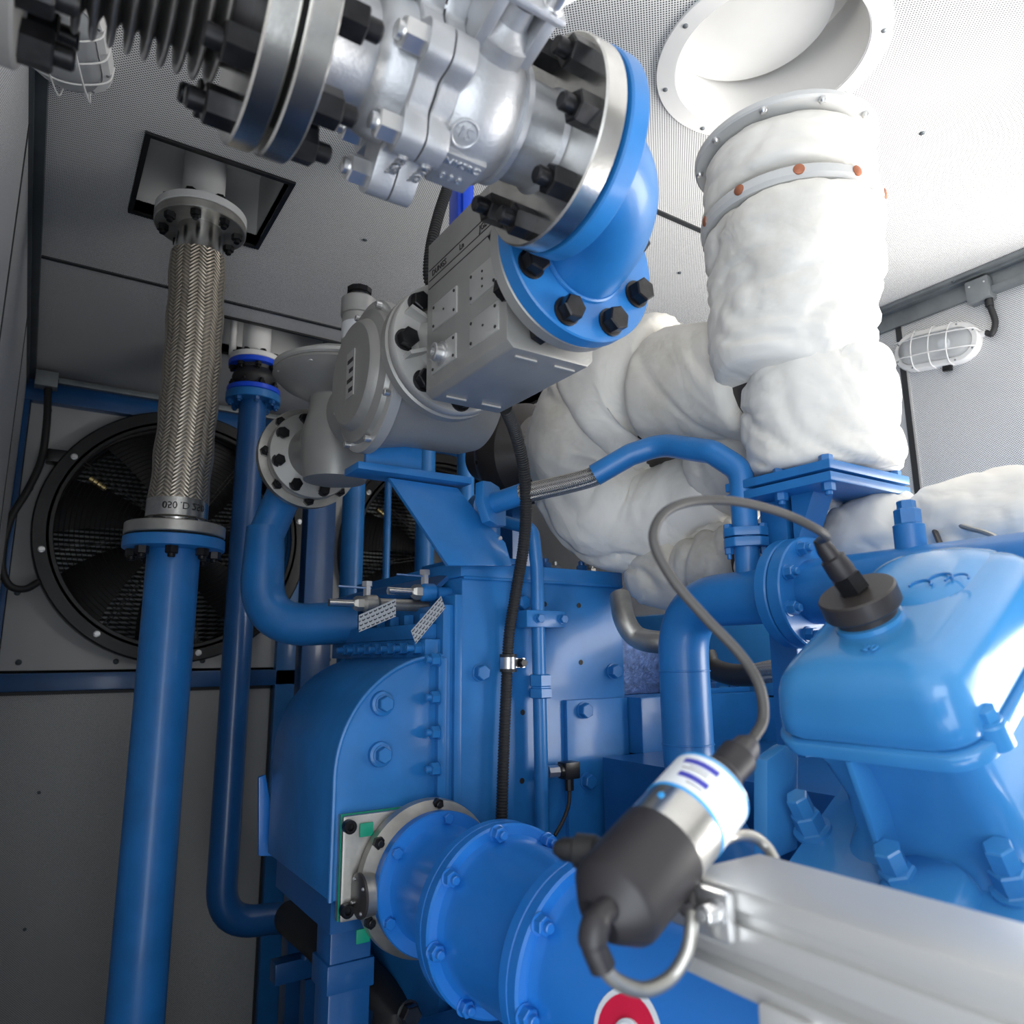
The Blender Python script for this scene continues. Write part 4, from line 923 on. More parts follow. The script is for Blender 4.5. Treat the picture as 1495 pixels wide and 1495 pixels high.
# round red sticker on the duct
sp = at(915, 1522, D=0.82)
def ducthit(u, v):
    d = (at(u, v, D=1) - CAMP).normalized(); best = None
    lo = V((IX, 0, IZ)); ox, oz = CAMP.x - IX, CAMP.z - IZ
    A = d.x ** 2 + d.z ** 2; B = 2 * (ox * d.x + oz * d.z); Cc = ox ** 2 + oz ** 2 - 0.1073 ** 2
    D = B * B - 4 * A * Cc
    return CAMP + d * ((-B - math.sqrt(D)) / (2 * A)) if D > 0 else None
sp = ducthit(917, 1532)
if sp:
    ang = math.atan2(sp.z - IZ, sp.x - IX)
    def onduct(y, s, r): a = ang - s / 0.107; return V((IX + math.cos(a) * r, y, IZ + math.sin(a) * r))
    def curved(rad, r0, seg=40, rings=5, y=sp.y):
        b = new(); vs = []; fs = []
        for i in range(rings + 1):
            for k in range(seg):
                a = 2 * PI * k / seg; vs.append(onduct(y + math.cos(a) * rad * i / rings, math.sin(a) * rad * i / rings, r0))
        for i in range(rings):
            for k in range(seg):
                j = (k + 1) % seg; fs.append((i * seg + k, i * seg + j, (i + 1) * seg + j, (i + 1) * seg + k))
        b.add(vs, fs); return b
    o = part('warning_sticker', curved(0.050, 0.1076), 'whitelabel', t, label='round red and white warning sticker'); part('red_disc', curved(0.044, 0.1079), 'red', o)
    b = new()
    tube(b, [onduct(sp.y - 0.003 + 0.019 * math.cos(a), 0.003 + 0.019 * math.sin(a), 0.1082) for a in [0.2 + 2.7 * PI / 2 * k / 20 for k in range(21)]], 0.004, 6); part('pictogram', b, 'whitelabel', o)
# stand below the hood and dark clutter under the duct
def postlike(nm, label, lo, hi, mat='blue_shaded', bev=0.004, cat='post'):
    b = new(); hexa(b, lo, hi); return solo(nm, label, cat, b, mat, bev)
q = at(515, 1420, Y=1.30); t = thing('hood_stand', 'square blue post standing under the rounded hood', 'post', (q.x, 1.32, 0))
b = new(); hexa(b, (q.x - 0.045, 1.29, 0), (q.x + 0.028, 1.36, 1.05)); part('post', b, 'blue_shaded', t, 0.004)
b = new(); hexa(b, (q.x - 0.05, 1.285, 0.955), (q.x + 0.033, 1.365, 1.0)); part('cap', b, 'blue_shaded', t, 0.003)
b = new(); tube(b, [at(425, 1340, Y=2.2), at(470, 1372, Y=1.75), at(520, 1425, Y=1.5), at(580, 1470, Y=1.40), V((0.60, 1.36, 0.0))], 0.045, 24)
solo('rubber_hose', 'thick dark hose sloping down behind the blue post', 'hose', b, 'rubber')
t = thing('hose_rest', 'small shaded blue shelf bracket under the sloping hose', 'bracket', at(440, 1425, Y=2.05))
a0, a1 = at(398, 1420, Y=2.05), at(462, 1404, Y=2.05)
b = new(); bar(b, a0, a1, 0.05, 0.05, Z_); part('shelf', b, 'blue_shaded', t, 0.003)
b = new(); q = at(452, 1440, Y=2.05); hexa(b, (q.x - 0.015, 2.04, 0), (q.x + 0.02, 2.08, q.z + 0.02)); part('leg', b, 'blue_shaded', t)
b = new(); cyl(b, at(446, 1400, Y=2.03), at(450, 1375, Y=2.03), 0.012); part('clamp', b, 'blue_shaded', t)
t = thing('oil_pump', 'shaded blue bolted casing low under the intake duct', 'engine part', (0.75, 1.15, 0.0))
b = new(); hexa(b, (0.56, 1.08, 0.0), (1.0, 1.2, 0.93)); part('casing', b, 'blue_shaded', t, 0.02)
bolt(t, at(595, 1478, Y=1.08), -Y_, boltmesh('hex', 'nut', 0.026, 0.016, 0, True), 'bolt')
# ================================================================== small services on the block
BYf = 1.215
t = thing('oil_tube', 'slim blue tube running down the engine block with clamp and union nut', 'tube', at(790, 1200, Y=BYf))
pth = [at(722, 758, Y=1.33), at(745, 764, Y=1.28), at(778, 772, Y=BYf), at(784, 830, Y=BYf), at(792, 1215, Y=BYf)]
b = new(); tube(b, fillet(pth, [0.02, 0.03, 0.02], 8), 0.0135, 20); part('tube', b, 'blue', t)
q = at(790, 904, Y=BYf); b = new(); hexa(b, (q.x - 0.045, 1.20, q.z - 0.017), (q.x + 0.05, 1.246, q.z + 0.017)); o = part('clamp', b, 'blue', t, 0.003)
for dx in (-0.028, 0.03): bolt(o, (q.x + 0.012 + dx, 1.20, q.z), -Y_, boltmesh('hex', 'blue', 0.016, 0.008, 0, True), 'bolt')
q = at(789, 1001, Y=BYf); b = new(); d = (at(792, 1215, Y=BYf) - at(784, 830, Y=BYf)).normalized()
lathe(b, q - d * 0.022, d, [(0, 0.020), (0.002, 0.023), (0.022, 0.023), (0.024, 0.02), (0.026, 0.02), (0.028, 0.024), (0.044, 0.024), (0.046, 0.02)], 6); part('union_nut', b, 'blue', t, 0, 20)
t = thing('pressure_sensor', 'black plug sensor on the slim tube with a short lead', 'sensor', at(825, 1132, Y=BYf))
q = at(800, 1127, Y=BYf); b = new(); cyl(b, q, q + V((0.022, -0.004, 0)), 0.012, None, 8); part('nipple', b, 'zinc', t)
q2 = q + V((0.02, -0.004, 0)); b = new(); cyl(b, q2, q2 + X_ * 0.012, 0.013); hexa(b, (q2.x + 0.01, q2.y - 0.014, q2.z - 0.016), (q2.x + 0.046, q2.y + 0.014, q2.z + 0.016)); part('plug', b, 'black', t, 0.003)
b = new(); cyl(b, q2 + V((0.028, 0, -0.012)), q2 + V((0.028, 0, -0.038)), 0.009, None, 10); part('gland', b, 'black', t)
b = new(); tube(b, catmull([q2 + V((0.028, 0, -0.036)), at(830, 1175, Y=1.2), at(822, 1198, Y=1.19), at(810, 1220, Y=1.18)], 6), 0.0038, 8); part('lead', b, 'rubber', t)
def corrugated(pts, r, n=10, pitch=0.0055):
    P = catmull(pts, n); L_ = [0]
    for i in range(1, len(P)): L_.append(L_[-1] + (P[i] - P[i - 1]).length)
    m = int(L_[-1] / pitch * 4); out = []; R = []; j = 0
    for k in range(m + 1):
        s = L_[-1] * k / m
        while j < len(L_) - 2 and L_[j + 1] < s: j += 1
        f = (s - L_[j]) / max(L_[j + 1] - L_[j], 1e-9); out.append(P[j].lerp(P[j + 1], f)); R.append(r if k % 4 in (0, 1) else r * 0.86)
    return out, R
t = thing('corrugated_conduit', 'black corrugated conduit hanging in front of the engine block', 'conduit', at(730, 1205, Y=1.2))
pts, R = corrugated([at(738, 596, Y=0.98), at(752, 630, Y=1.03), at(764, 680, Y=1.08), at(768, 740, Y=1.12), at(764, 800, Y=1.16), at(754, 860, Y=1.2), at(743, 930, Y=1.225), at(739, 1010, Y=1.225), at(735, 1110, Y=1.225), at(731, 1240, Y=1.225)], 0.0115)
b = new(); tube(b, pts, R, 14); part('conduit', b, 'rubber', t, 0, 20)
q = at(742, 968, Y=1.222); b = new(); lathe(b, q, V((0.02, 0, 1)), [(-0.014, 0.014), (-0.012, 0.0155), (0.012, 0.0155), (0.014, 0.014)], 24); cl = part('clip', b, 'zinc', t)
for s in (-1, 1):
    b = new(); lathe(b, q + Z_ * s * 0.014, Z_, [(-0.003, 0.0165), (0.003, 0.0165)], 24); part('clip_lining', b, 'rubber', cl)
bolt(cl, q + V((0.026, -0.006, 0)), -Y_, boltmesh('hex', 'nut', 0.014, 0.01, 0, True), 'screw'); b = new(); box(b, q + V((0.022, 0, 0)), (0.03, 0.006, 0.018)); part('ear', b, 'zinc', cl)
pts, R = corrugated([at(664, 230, Y=1.15), at(655, 268, Y=1.13), at(640, 315, Y=1.12), at(629, 362, Y=1.12), at(626, 405, Y=1.13), at(636, 430, Y=1.14)], 0.011)
b = new(); tube(b, pts, R, 14); solo('corrugated_conduit', 'black corrugated conduit looping down behind the ball valve', 'conduit', b, 'rubber', 0, 20)
# drain cocks with dangling tags
def cock(u, v, y, blue, lab, tagpts, taglab):
    q = at(u, v, Y=y); t = thing('drain_cock', lab, 'valve', q)
    b = new(); cyl(b, q + V((-0.055, 0, 0)), q + V((-0.005, 0, 0)), 0.0075, None, 14); part('nozzle', b, 'steel', t)
    b = new(); lathe(b, q, X_, [(-0.006, 0.011), (0.0, 0.015), (0.012, 0.015), (0.014, 0.012)], 6); part('nut', b, 'steeldull', t, 0, 20)
    b = new(); lathe(b, q, X_, [(0.012, 0.013), (0.018, 0.018), (0.04, 0.018), (0.048, 0.012), (0.16, 0.012)], 20); part('body', b, blue, t)
    b = new(); cyl(b, q + V((0.022, 0, 0.012)), q + V((0.022, 0, 0.036)), 0.008, None, 6); part('stem', b, 'zinc', t)
    b = new(); cyl(b, q + V((0.022, 0, 0.034)), q + V((0.022, 0, 0.044)), 0.011, None, 6); part('stem_nut', b, 'zinc', t)
    b = new(); bar(b, q + V((0.03, 0.0, 0.03)), q + V((-0.03, 0.02, 0.034)), 0.016, 0.003); part('lever', b, 'blue_shaded', t)
    b = new(); P = [at(x, z, Y=y - 0.06) for x, z in tagpts]; off = V((0, 0.0012, 0))
    b.add(P + [p + off for p in P], [(0, 1, 2, 3), (7, 6, 5, 4), (0, 4, 5, 1), (1, 5, 6, 2), (2, 6, 7, 3), (3, 7, 4, 0)], [[(0, 0), (1, 0), (1, 1), (0, 1)]] * 6)
    solo('paper_tag', taglab, 'tag', b, 'tagprint')
cock(605, 864, 1.30, 'blue', 'small drain cock with steel nozzle nearest the engine block', [(600, 921), (644, 870), (650, 888), (607, 940)], 'patterned grey tag hanging steeply below the nearer drain cock')
cock(520, 881, 1.37, 'steeldull', 'small drain cock beside the curved gas pipe', [(524, 898), (578, 874), (578, 900), (524, 923)], 'patterned grey tag hanging by the gas pipe')

# ================================================================== COOLANT MANIFOLD and bypass hose
MX = 0.95; CZ = at(1165, 866, X=MX).z
t = thing('coolant_manifold', 'blue coolant pipe with flange and elbow beside the white exhaust', 'pipe', (MX, 0.7, 1.3))
vy = at(1000, 1000, X=MX).y
b = new(); tube(b, fillet([V((MX, 0.672, CZ)), V((MX, vy, CZ)), V((MX, vy, 1.30)), V((MX - 0.06, vy - 0.16, 1.18))], [0.095, 0.1], 14), 0.0425, 40); part('elbow_pipe', b, 'blue', t)
for z in (CZ - 0.115, CZ - 0.235):
    b = new(); tube(b, [V((MX + 0.0425 * math.cos(a), vy + 0.0425 * math.sin(a), z)) for a in [2 * PI * k / 36 for k in range(37)]], 0.0016, 6, False); part('weld_seam', b, 'blue', t)
b = new(); lathe(b, V((MX, 0, CZ)), Y_, [(0.652, .079), (0.654, .081), (0.672, .081), (0.674, .079)], 56); lathe(b, V((MX, 0, CZ)), Y_, [(0.676, .079), (0.678, .081), (0.694, .081), (0.696, .079)], 56); part('flange_pair', b, 'blue', t)
boltring(t, V((MX, 0.652, CZ)), -Y_, 0.066, 8, boltmesh('hex', 'blue', 0.017, 0.011, 0.006, True), 'bolt', 0.4)
b = new(); cyl(b, (MX, 0.655, CZ), (MX, 0.15, CZ), 0.047, None, 40); part('main_pipe', b, 'blue', t)
q = at(1329, 790, X=MX); b = new(); lathe(b, V((MX, q.y, CZ)), Z_, [(0.03, 0.019), (0.075, 0.019), (0.077, 0.016)], 28); part('nipple', b, 'blue', t)
bolt(t, V((MX, q.y, CZ + 0.075)), Z_, boltmesh('hex', 'blue', 0.028, 0.022, 0, False), 'nut'); bolt(t, V((MX, q.y, CZ + 0.096)), Z_, boltmesh('hex', 'blue', 0.020, 0.012, 0, False), 'plug')
ty = at(1092, 830, X=MX).y
t = thing('bypass_pipe', 'bent blue pipe crossing in front of the white jackets', 'pipe', (MX, ty, CZ))
zf = at(1090, 785, X=MX).z
b = new(); cyl(b, (MX, ty, CZ), (MX, ty, zf), 0.0195, None, 28); part('branch', b, 'blue', t)
def plate8(z0, z1):
    b = new(); prism(b, [(-0.034, -0.012), (-0.02, -0.026), (0.02, -0.026), (0.034, -0.012), (0.034, 0.012), (0.02, 0.026), (-0.02, 0.026), (-0.034, 0.012)], (MX, ty, 0), V((0.7, -0.7, 0)).normalized(), V((0.7, 0.7, 0)).normalized(), Z_, z0, z1); return b
part('flange', plate8(zf + 0.001, zf + 0.015), 'blue', t, 0.002); part('flange', plate8(zf - 0.016, zf - 0.001), 'blue', t, 0.002)
ex = V((0.7, -0.7, 0)).normalized()
for s in (-1, 1): bolt(t, V((MX, ty, zf - 0.016)) + ex * s * 0.027, -Z_, boltmesh('hex', 'blue', 0.012, 0.010, 0.008, False), 'nut'); bolt(t, V((MX, ty, zf + 0.015)) + ex * s * 0.027, Z_, boltmesh('hex', 'blue', 0.012, 0.008, 0, False), 'bolt')
pth = [V((MX, ty, zf)), V((MX, ty, at(1070, 690, X=MX).z)), at(1040, 660, X=0.93), at(965, 649, Y=0.92), at(920, 664, Y=0.96), at(868, 694, Y=1.01)]
b = new(); tube(b, fillet(pth, [0.04, 0.03, 0.06, 0.03], 8), 0.0205, 28); part('bent_pipe', b, 'blue', t)
t = thing('braided_hose', 'steel braided hose continuing the bent blue pipe to the left', 'hose', at(800, 715, Y=1.1))
hp = catmull([at(880, 688, Y=1.0), at(862, 697, Y=1.02), at(825, 707, Y=1.06), at(785, 716, Y=1.10), at(760, 722, Y=1.13)], 8)
b = new(); tube(b, hp, 0.0185, 28, True); part('braid', b, 'braid_fine', t)
b = new(); tube(b, [at(762, 721, Y=1.128), at(745, 727, Y=1.15), at(708, 739, Y=1.20)], 0.0205, 24); part('end_pipe', b, 'blue', t)
q = at(716, 737, Y=1.19); dd = (at(708, 739, Y=1.2) - at(762, 721, Y=1.128)).normalized()
b = new(); prism(b, [(0.05 * math.cos(a) * (1.15 if k % 2 else 0.9), 0.045 * math.sin(a)) for k, a in enumerate([2 * PI * k / 8 for k in range(8)])], q, *basis(dd), -0.01, 0.008); part('end_plate', b, 'blue', t, 0.002)
# ================================================================== beam and foil-faced panels between block and cylinder heads
t = thing('engine_crossbeam', 'horizontal blue beam joining the end block to the cylinder heads', 'engine part', (1.4, 1.22, 1.3))
z0, z1 = at(940, 1100, Y=1.22).z, at(940, 1017, Y=1.22).z
b = new(); hexa(b, (BX1, 1.2, z0), (1.49, 1.6, z1)); part('beam', b, 'blue', t, 0.004)
b = new(); hexa(b, (1.27, 1.215, z1), (1.48, 1.30, z1 + 0.012)); part('pad', b, 'blue', t, 0.003)
for k in range(3): bolt(t, V((1.30 + k * 0.07, 1.23, z1 + 0.012)), Z_, boltmesh('hex', 'blue_shaded', 0.022, 0.012, 0.006, False), 'bolt')
for lo, hi, lab in (((BX1, 1.30, z1), (1.30, 1.34, z1 + 0.13), 'crinkled foil panel above the crossbeam beside the engine block'), ((BX1, 1.28, z0 - 0.20), (1.30, 1.32, z0), 'crinkled foil panel below the crossbeam beside the engine block')):
    b = new(); hexa(b, lo, hi); solo('foil_panel', lab, 'panel', b, 'foil', 0.006)
t = thing('far_cylinder_bank', 'blue far side of the engine, coloured as sunlit, seen through the gap', 'engine part', (1.62, 0.9, 0))
b = new(); hexa(b, (1.50, 0.55, 0), (1.85, 1.9, 1.40)); part('block_side', b, 'blue', t, 0.01)
b = new(); hexa(b, (1.52, 0.6, 1.40), (1.80, 1.85, 1.62)); part('cover', b, 'blue_light', t, 0.02)  # pale colour stands for sunlight falling on the far bank
b = new(); hexa(b, (1.0, 0.1, 0), (1.50, 1.2, 1.30)); part('vee', b, 'blue_shaded', t)
t = thing('fuel_hose', 'brown and braided hose passing behind the coolant pipe', 'hose', at(1080, 980, X=1.2))
b = new(); tube(b, catmull([at(1030, 955, X=1.2), at(1040, 975, X=1.2), at(1070, 985, X=1.2), at(1105, 985, X=1.2)], 6), 0.022, 20); part('pipe', b, 'bronze', t)
b = new(); tube(b, [at(1100, 985, X=1.2), at(1125, 980, X=1.2), at(1165, 978, X=1.2)], 0.021, 24); part('braid', b, 'braid_fine', t)
b = new(); tube(b, catmull([at(905, 870, Y=1.15), at(912, 905, Y=1.12), at(930, 930, Y=1.1), at(965, 938, Y=1.05), at(1000, 936, Y=1.02)], 8), 0.022, 20)
solo('return_pipe', 'bare grey bent pipe peeking out between block and coolant elbow', 'pipe', b, 'steeldull')

# ================================================================== CYLINDER HEAD of the near bank, leaning 32 degrees
AL = math.radians(32)
lv = V((math.cos(AL), 0, math.sin(AL))); nv = V((-math.sin(AL), 0, math.cos(AL)))
HO = V((0.675, 0.432, 1.415))
def Hd(y, l, n): return HO + Y_ * y + lv * l + nv * n
def ontop(u, v, n):
    """point of the head plane at height n seen at a photo pixel"""
    d = at(u, v, D=1) - CAMP; P0 = Hd(0, 0, n); return CAMP + d * ((P0 - CAMP).dot(nv) / d.dot(nv))
def rrect(y0, y1, l0, l1, r, n, k=7):
    out = []
    for cy, cl, a0 in ((y1 - r, l1 - r, 0), (y0 + r, l1 - r, PI / 2), (y0 + r, l0 + r, PI), (y1 - r, l0 + r, 1.5 * PI)):
        for i in range(k): a = a0 + PI / 2 * i / (k - 1); out.append(Hd(cy + r * math.cos(a), cl + r * math.sin(a), n))
    return out
def loft(b, rings, cap0=True, cap1=True):
    n = len(rings[0]); vs = [p for r in rings for p in r]; fs = []
    for i in range(len(rings) - 1):
        for k in range(n): j = (k + 1) % n; fs.append((i * n + k, i * n + j, (i + 1) * n + j, (i + 1) * n + k))
    if cap0: fs.append(tuple(range(n))[::-1])
    if cap1: fs.append(tuple((len(rings) - 1) * n + k for k in range(n)))
    return b.add(vs, fs)
CY0, CY1, CL1 = -0.108, 0.100, 0.27
t = thing('cylinder_head', 'light blue engine cylinder head with rounded cover at the right edge', 'engine part', Hd(0, 0.1, -0.17))
def lev(n, i, r=0.035, far=None): return rrect(CY0 + i, CY1 - (i if far is None else far), i, CL1 - i, r, n)
b = new(); loft(b, [lev(-0.002, 0.004), lev(0.004, 0.001), lev(0.02, 0.002, 0.034, 0.006), lev(0.046, 0.005, 0.032, 0.016), lev(0.058, 0.009, 0.030, 0.024), lev(0.067, 0.017, 0.028, 0.034), lev(0.073, 0.028, 0.026, 0.048), lev(0.0755, 0.045, 0.026, 0.066), lev(0.076, 0.065, 0.015, 0.08)])
cov = part('cover', b, 'blue_light', t, 0, 60)
b = new(); loft(b, [lev(-0.020, 0.002), lev(-0.018, -0.003, 0.038), lev(-0.006, -0.004, 0.038), lev(-0.003, -0.002, 0.038)]); part('cover_rim', b, 'blue_light', t, 0, 50)
b = new(); loft(b, [rrect(CY0 + 0.03, 0.06, 0.12, CL1 - 0.005, 0.04, 0.068), rrect(CY0 + 0.045, 0.045, 0.135, CL1 - 0.02, 0.04, 0.080), rrect(CY0 + 0.06, 0.03, 0.155, CL1 - 0.035, 0.03, 0.084)]); hump = part('hump', b, 'blue_light', t, 0, 60)
# cast cloud-like mark and digits on the cover
cm = ontop(1375, 852, 0.085)
b = new()
for k, (dy, dl, rr) in enumerate(((0.022, 0.0, 0.011), (0.006, 0.010, 0.012), (-0.012, 0.006, 0.011))):
    tube(b, [cm + Y_ * (dy + rr * math.cos(a)) + lv * (dl + rr * math.sin(a)) for a in [PI * i / 10 for i in range(11)]], 0.0013, 6)
part('cast_mark', b, 'blue', hump)
text('cast_digits', '20', 0.016, 0.0008, 'blue_light', cov, ontop(1270, 945, 0.0785), -Y_, lv)
# body below the cover
def lev2(n, i, j): return rrect(CY0 + 0.012 + i, CY1 - 0.01 - i, 0.012 + j, CL1 - 0.005, 0.03, n)
b = new(); loft(b, [lev2(-0.018, 0, 0), lev2(-0.05, 0.006, 0.012), lev2(-0.10, 0.008, 0.02), lev2(-0.145, 0.002, 0.018), lev2(-0.165, -0.006, 0.0)]); part('body', b, 'blue_light', t, 0, 50)
b = new(); quadprism(b, [Hd(0.014, -0.002, -0.02), Hd(0.014, 0.03, -0.02), Hd(0.030, 0.04, -0.165), Hd(0.030, -0.004, -0.165)], Y_ * 0.007); part('web', b, 'blue_light', t, 0.002)
b = new(); loft(b, [rrect(CY0 - 0.06, CY1 + 0.05, -0.085, CL1 + 0.05, 0.03, -0.195), rrect(CY0 - 0.06, CY1 + 0.05, -0.085, CL1 + 0.05, 0.03, -0.167), rrect(CY0 - 0.057, CY1 + 0.047, -0.082, CL1 + 0.04, 0.028, -0.164)]); part('base_flange', b, 'blue_light', t, 0, 40)
b = new(); loft(b, [rrect(-0.055, 0.035, -0.045, 0.02, 0.02, -0.166), rrect(-0.05, 0.03, -0.040, 0.02, 0.02, -0.150), rrect(-0.04, 0.02, -0.030, 0.02, 0.018, -0.145)]); part('boss', b, 'blue_light', t, 0, 60)
def studbolt(u, v, s=1.0):
    p = ontop(u, v, -0.164); o = thing_part = new()
    b = new(); lathe(b, p, nv, [(0, 0.019 * s), (0.004, 0.019 * s), (0.005, 0.017 * s), (0.024, 0.017 * s), (0.026, 0.015 * s)], 6); lathe(b, p, nv, [(0.024, 0.0125 * s), (0.029, 0.0135 * s), (0.048, 0.0135 * s), (0.050, 0.012 * s)], 6, Y_); lathe(b, p, nv, [(0, 0.022 * s), (0.004, 0.022 * s)], 24)
    return part('head_bolt', b, 'blue_light', t, 0, 20)
studbolt(1187, 1213); studbolt(1322, 1298, 1.05); studbolt(1485, 1300, 1.0)
bolt(t, Hd(CY0 + 0.002, 0.04, 0.008), nv, boltmesh('hex', 'blue_light', 0.017, 0.011, 0, True), 'cover_bolt')
b = new(); lathe(b, Hd(CY0 + 0.002, 0.04, -0.016), nv, [(0, 0.014), (0.022, 0.0135), (0.024, 0.012)], 20); part('bolt_boss', b, 'blue_light', t)
# black cap with plug on the cover
cp = ontop(1268, 905, 0.078)
b = new(); lathe(b, cp, nv, [(-0.005, 0.034), (0.003, 0.0335), (0.004, 0.030)], 48); part('cap_collar', b, 'blue_light', t)
t = thing('spark_plug_cover', 'round black ignition cap with cable plug on the blue head cover', 'plug cover', cp)
b = new(); lathe(b, cp, nv, [(0.002, 0.030), (0.012, 0.030), (0.013, 0.037), (0.015, 0.0385), (0.032, 0.0385), (0.034, 0.037), (0.0345, 0.0)], 56); part('cap', b, 'bronze', t)
pv = (nv + V((-0.02, 0.22, 0))).normalized(); pb = cp + nv * 0.034
b = new(); lathe(b, pb, pv, [(0, 0.0155), (0.018, 0.0155), (0.019, 0.014)], 6); part('plug_nut', b, 'nut', t, 0, 20)
b = new(); lathe(b, pb, pv, [(0.018, 0.0125), (0.024, 0.0135), (0.040, 0.0125), (0.042, 0.0095), (0.052, 0.009), (0.064, 0.006), (0.066, 0.0)], 24); part('plug_boot', b, 'softblack', t)
plug_end = pb + pv * 0.062
# engine side below the head
t = thing('crankcase', 'blue engine crankcase side below the near cylinder head', 'engine part', (0.9, 0.4, 0))
b = new(); hexa(b, (0.84, -0.3, 0), (1.0, 1.05, 1.14)); part('wall', b, 'blue', t, 0.01)
b = new(); quadprism(b, [at(1120, 1110, Y=0.60), at(1150, 1088, Y=0.60), at(1166, 1100, Y=0.60), at(1165, 1240, Y=0.60), at(1120, 1260, Y=0.60)], (0, 0.02, 0)); part('side_web', b, 'blue_light', t, 0.003)

# ================================================================== ALUMINIUM RAIL with ignition coil
t = thing('cable_rail', 'grooved aluminium cable rail along the engine in the foreground', 'rail', V((0.42, 0.2, 1.3)))
zt = 1.362; xb = at(1495, 1347, Z=zt).x; xf = at(1495, 1432, Z=zt).x
y1 = at(1055, 1258, Z=zt).y
hx_ = xf; zb = 1.305
sec = [(xb, zt), (xf, zt), (xf, zt - 0.012), (xf + 0.004, zt - 0.013), (xf + 0.004, zt - 0.020), (xf, zt - 0.021), (xf, zt - 0.036), (xf + 0.006, zt - 0.037), (xf + 0.006, zt - 0.046), (xf - 0.004, zt - 0.047), (xf - 0.004, zb), (xb, zb)]
b = new(); prism(b, sec, (0, 0, 0), X_, Z_, Y_, -0.15, y1); part('rail', b, 'alu', t, 0.0012)
q = at(1150, 1462, X=xf - 0.004); b = new(); hexa(b, (xf - 0.010, q.y - 0.016, zb - 0.045), (xf - 0.004, q.y + 0.016, zb + 0.004)); o = part('foot_bracket', b, 'alu', t, 0.002)
bolt(o, (xf - 0.010, q.y, zb - 0.022), -X_, boltmesh('hex', 'zinc', 0.011, 0.007, 0.004, True), 'screw')
b = new(); hexa(b, (xf - 0.009, y1 - 0.045, zt - 0.030), (xf - 0.001, y1 + 0.012, zt - 0.002)); o = part('end_clamp', b, 'zinc', t, 0.003)
for dy in (-0.036, -0.008): bolt(o, (xf - 0.009, y1 + dy, zt - 0.014), -X_, boltmesh('socket', 'zinc', 0.012, 0.010, 0, True), 'screw')
b = new(); hexa(b, (xb - 0.02, 0.0, 1.2), (xb, 0.3, zb)); part('rail_support', b, 'blue', t)
# ignition coil
A = at(897, 1318, D=0.44); Bq = at(1040, 1148, D=0.515); ax = (Bq - A).normalized(); Ln = (Bq - A).length
t = thing('ignition_coil', 'black and silver ignition coil with white label clamped on the rail', 'ignition coil', A)
R0 = 0.0292
b = new(); lathe(b, A, ax, [(-0.016, 0.0), (-0.016, R0 * 0.48), (-0.0135, R0 * 0.6), (-0.002, R0 * 0.98), (0.001, R0 * 1.02), (0.004, R0 * 1.03), (Ln * 0.44, R0 * 1.03), (Ln * 0.445, R0)], 64); cap = part('black_cap', b, 'softblack', t)
b = new(); lathe(b, A, ax, [(Ln * 0.43, R0), (Ln * 0.97, R0), (Ln * 0.99, R0 * 0.93), (Ln, R0 * 0.5), (Ln, 0.0)], 64); can = part('metal_can', b, 'steel', t)
b = new(); lathe(b, A, ax, [(Ln * 0.66, R0 * 1.004), (Ln * 0.662, R0 * 1.012), (Ln * 0.955, R0 * 1.012), (Ln * 0.957, R0 * 1.004)], 64); lb = part('label_wrap', b, 'whitelabel', t)
for t0, t1 in ((0.655, 0.672), (0.945, 0.962)):
    b = new(); lathe(b, A, ax, [(Ln * t0, R0 * 1.008), (Ln * t0 + 0.0003, R0 * 1.02), (Ln * t1, R0 * 1.02)], 64); part('label_edge', b, 'skyring', lb)
e1, e2, _ = basis(ax, CAMP - A)
def onCan(tt, a, r): return A + ax * (Ln * tt) + (e1 * math.cos(a) + e2 * math.sin(a)) * r
sgn = 1 if (e2.dot(RT) < 0) else -1
for t0, t1, a0, a1, mt in ((0.865, 0.905, 0.05, 0.95, 'inkblue'), (0.745, 0.785, 0.05, 0.80, 'inkblue'), (0.815, 0.825, 0.2, 0.85, 'castgrey'), (0.84, 0.848, 0.2, 0.7, 'castgrey'), (0.715, 0.725, 0.1, 0.5, 'castgrey')):
    b = new(); vs = []; fs = []; n = 10
    for k in range(n + 1):
        a = sgn * (a0 + (a1 - a0) * k / n); vs += [onCan(t0, a, R0 * 1.015), onCan(t1, a, R0 * 1.015)]
    for k in range(n): fs.append((2 * k, 2 * k + 1, 2 * k + 3, 2 * k + 2))
    b.add(vs, fs); part('label_print', b, mt, lb)
b = new(); lathe(b, onCan(0.56, sgn * 0.75, R0), (e1 * math.cos(0.75) + e2 * math.sin(sgn * 0.75)), [(-0.001, 0.0022), (0.001, 0.0022), (0.0012, 0.0)], 16); part('blue_dot', b, 'skyring', can)
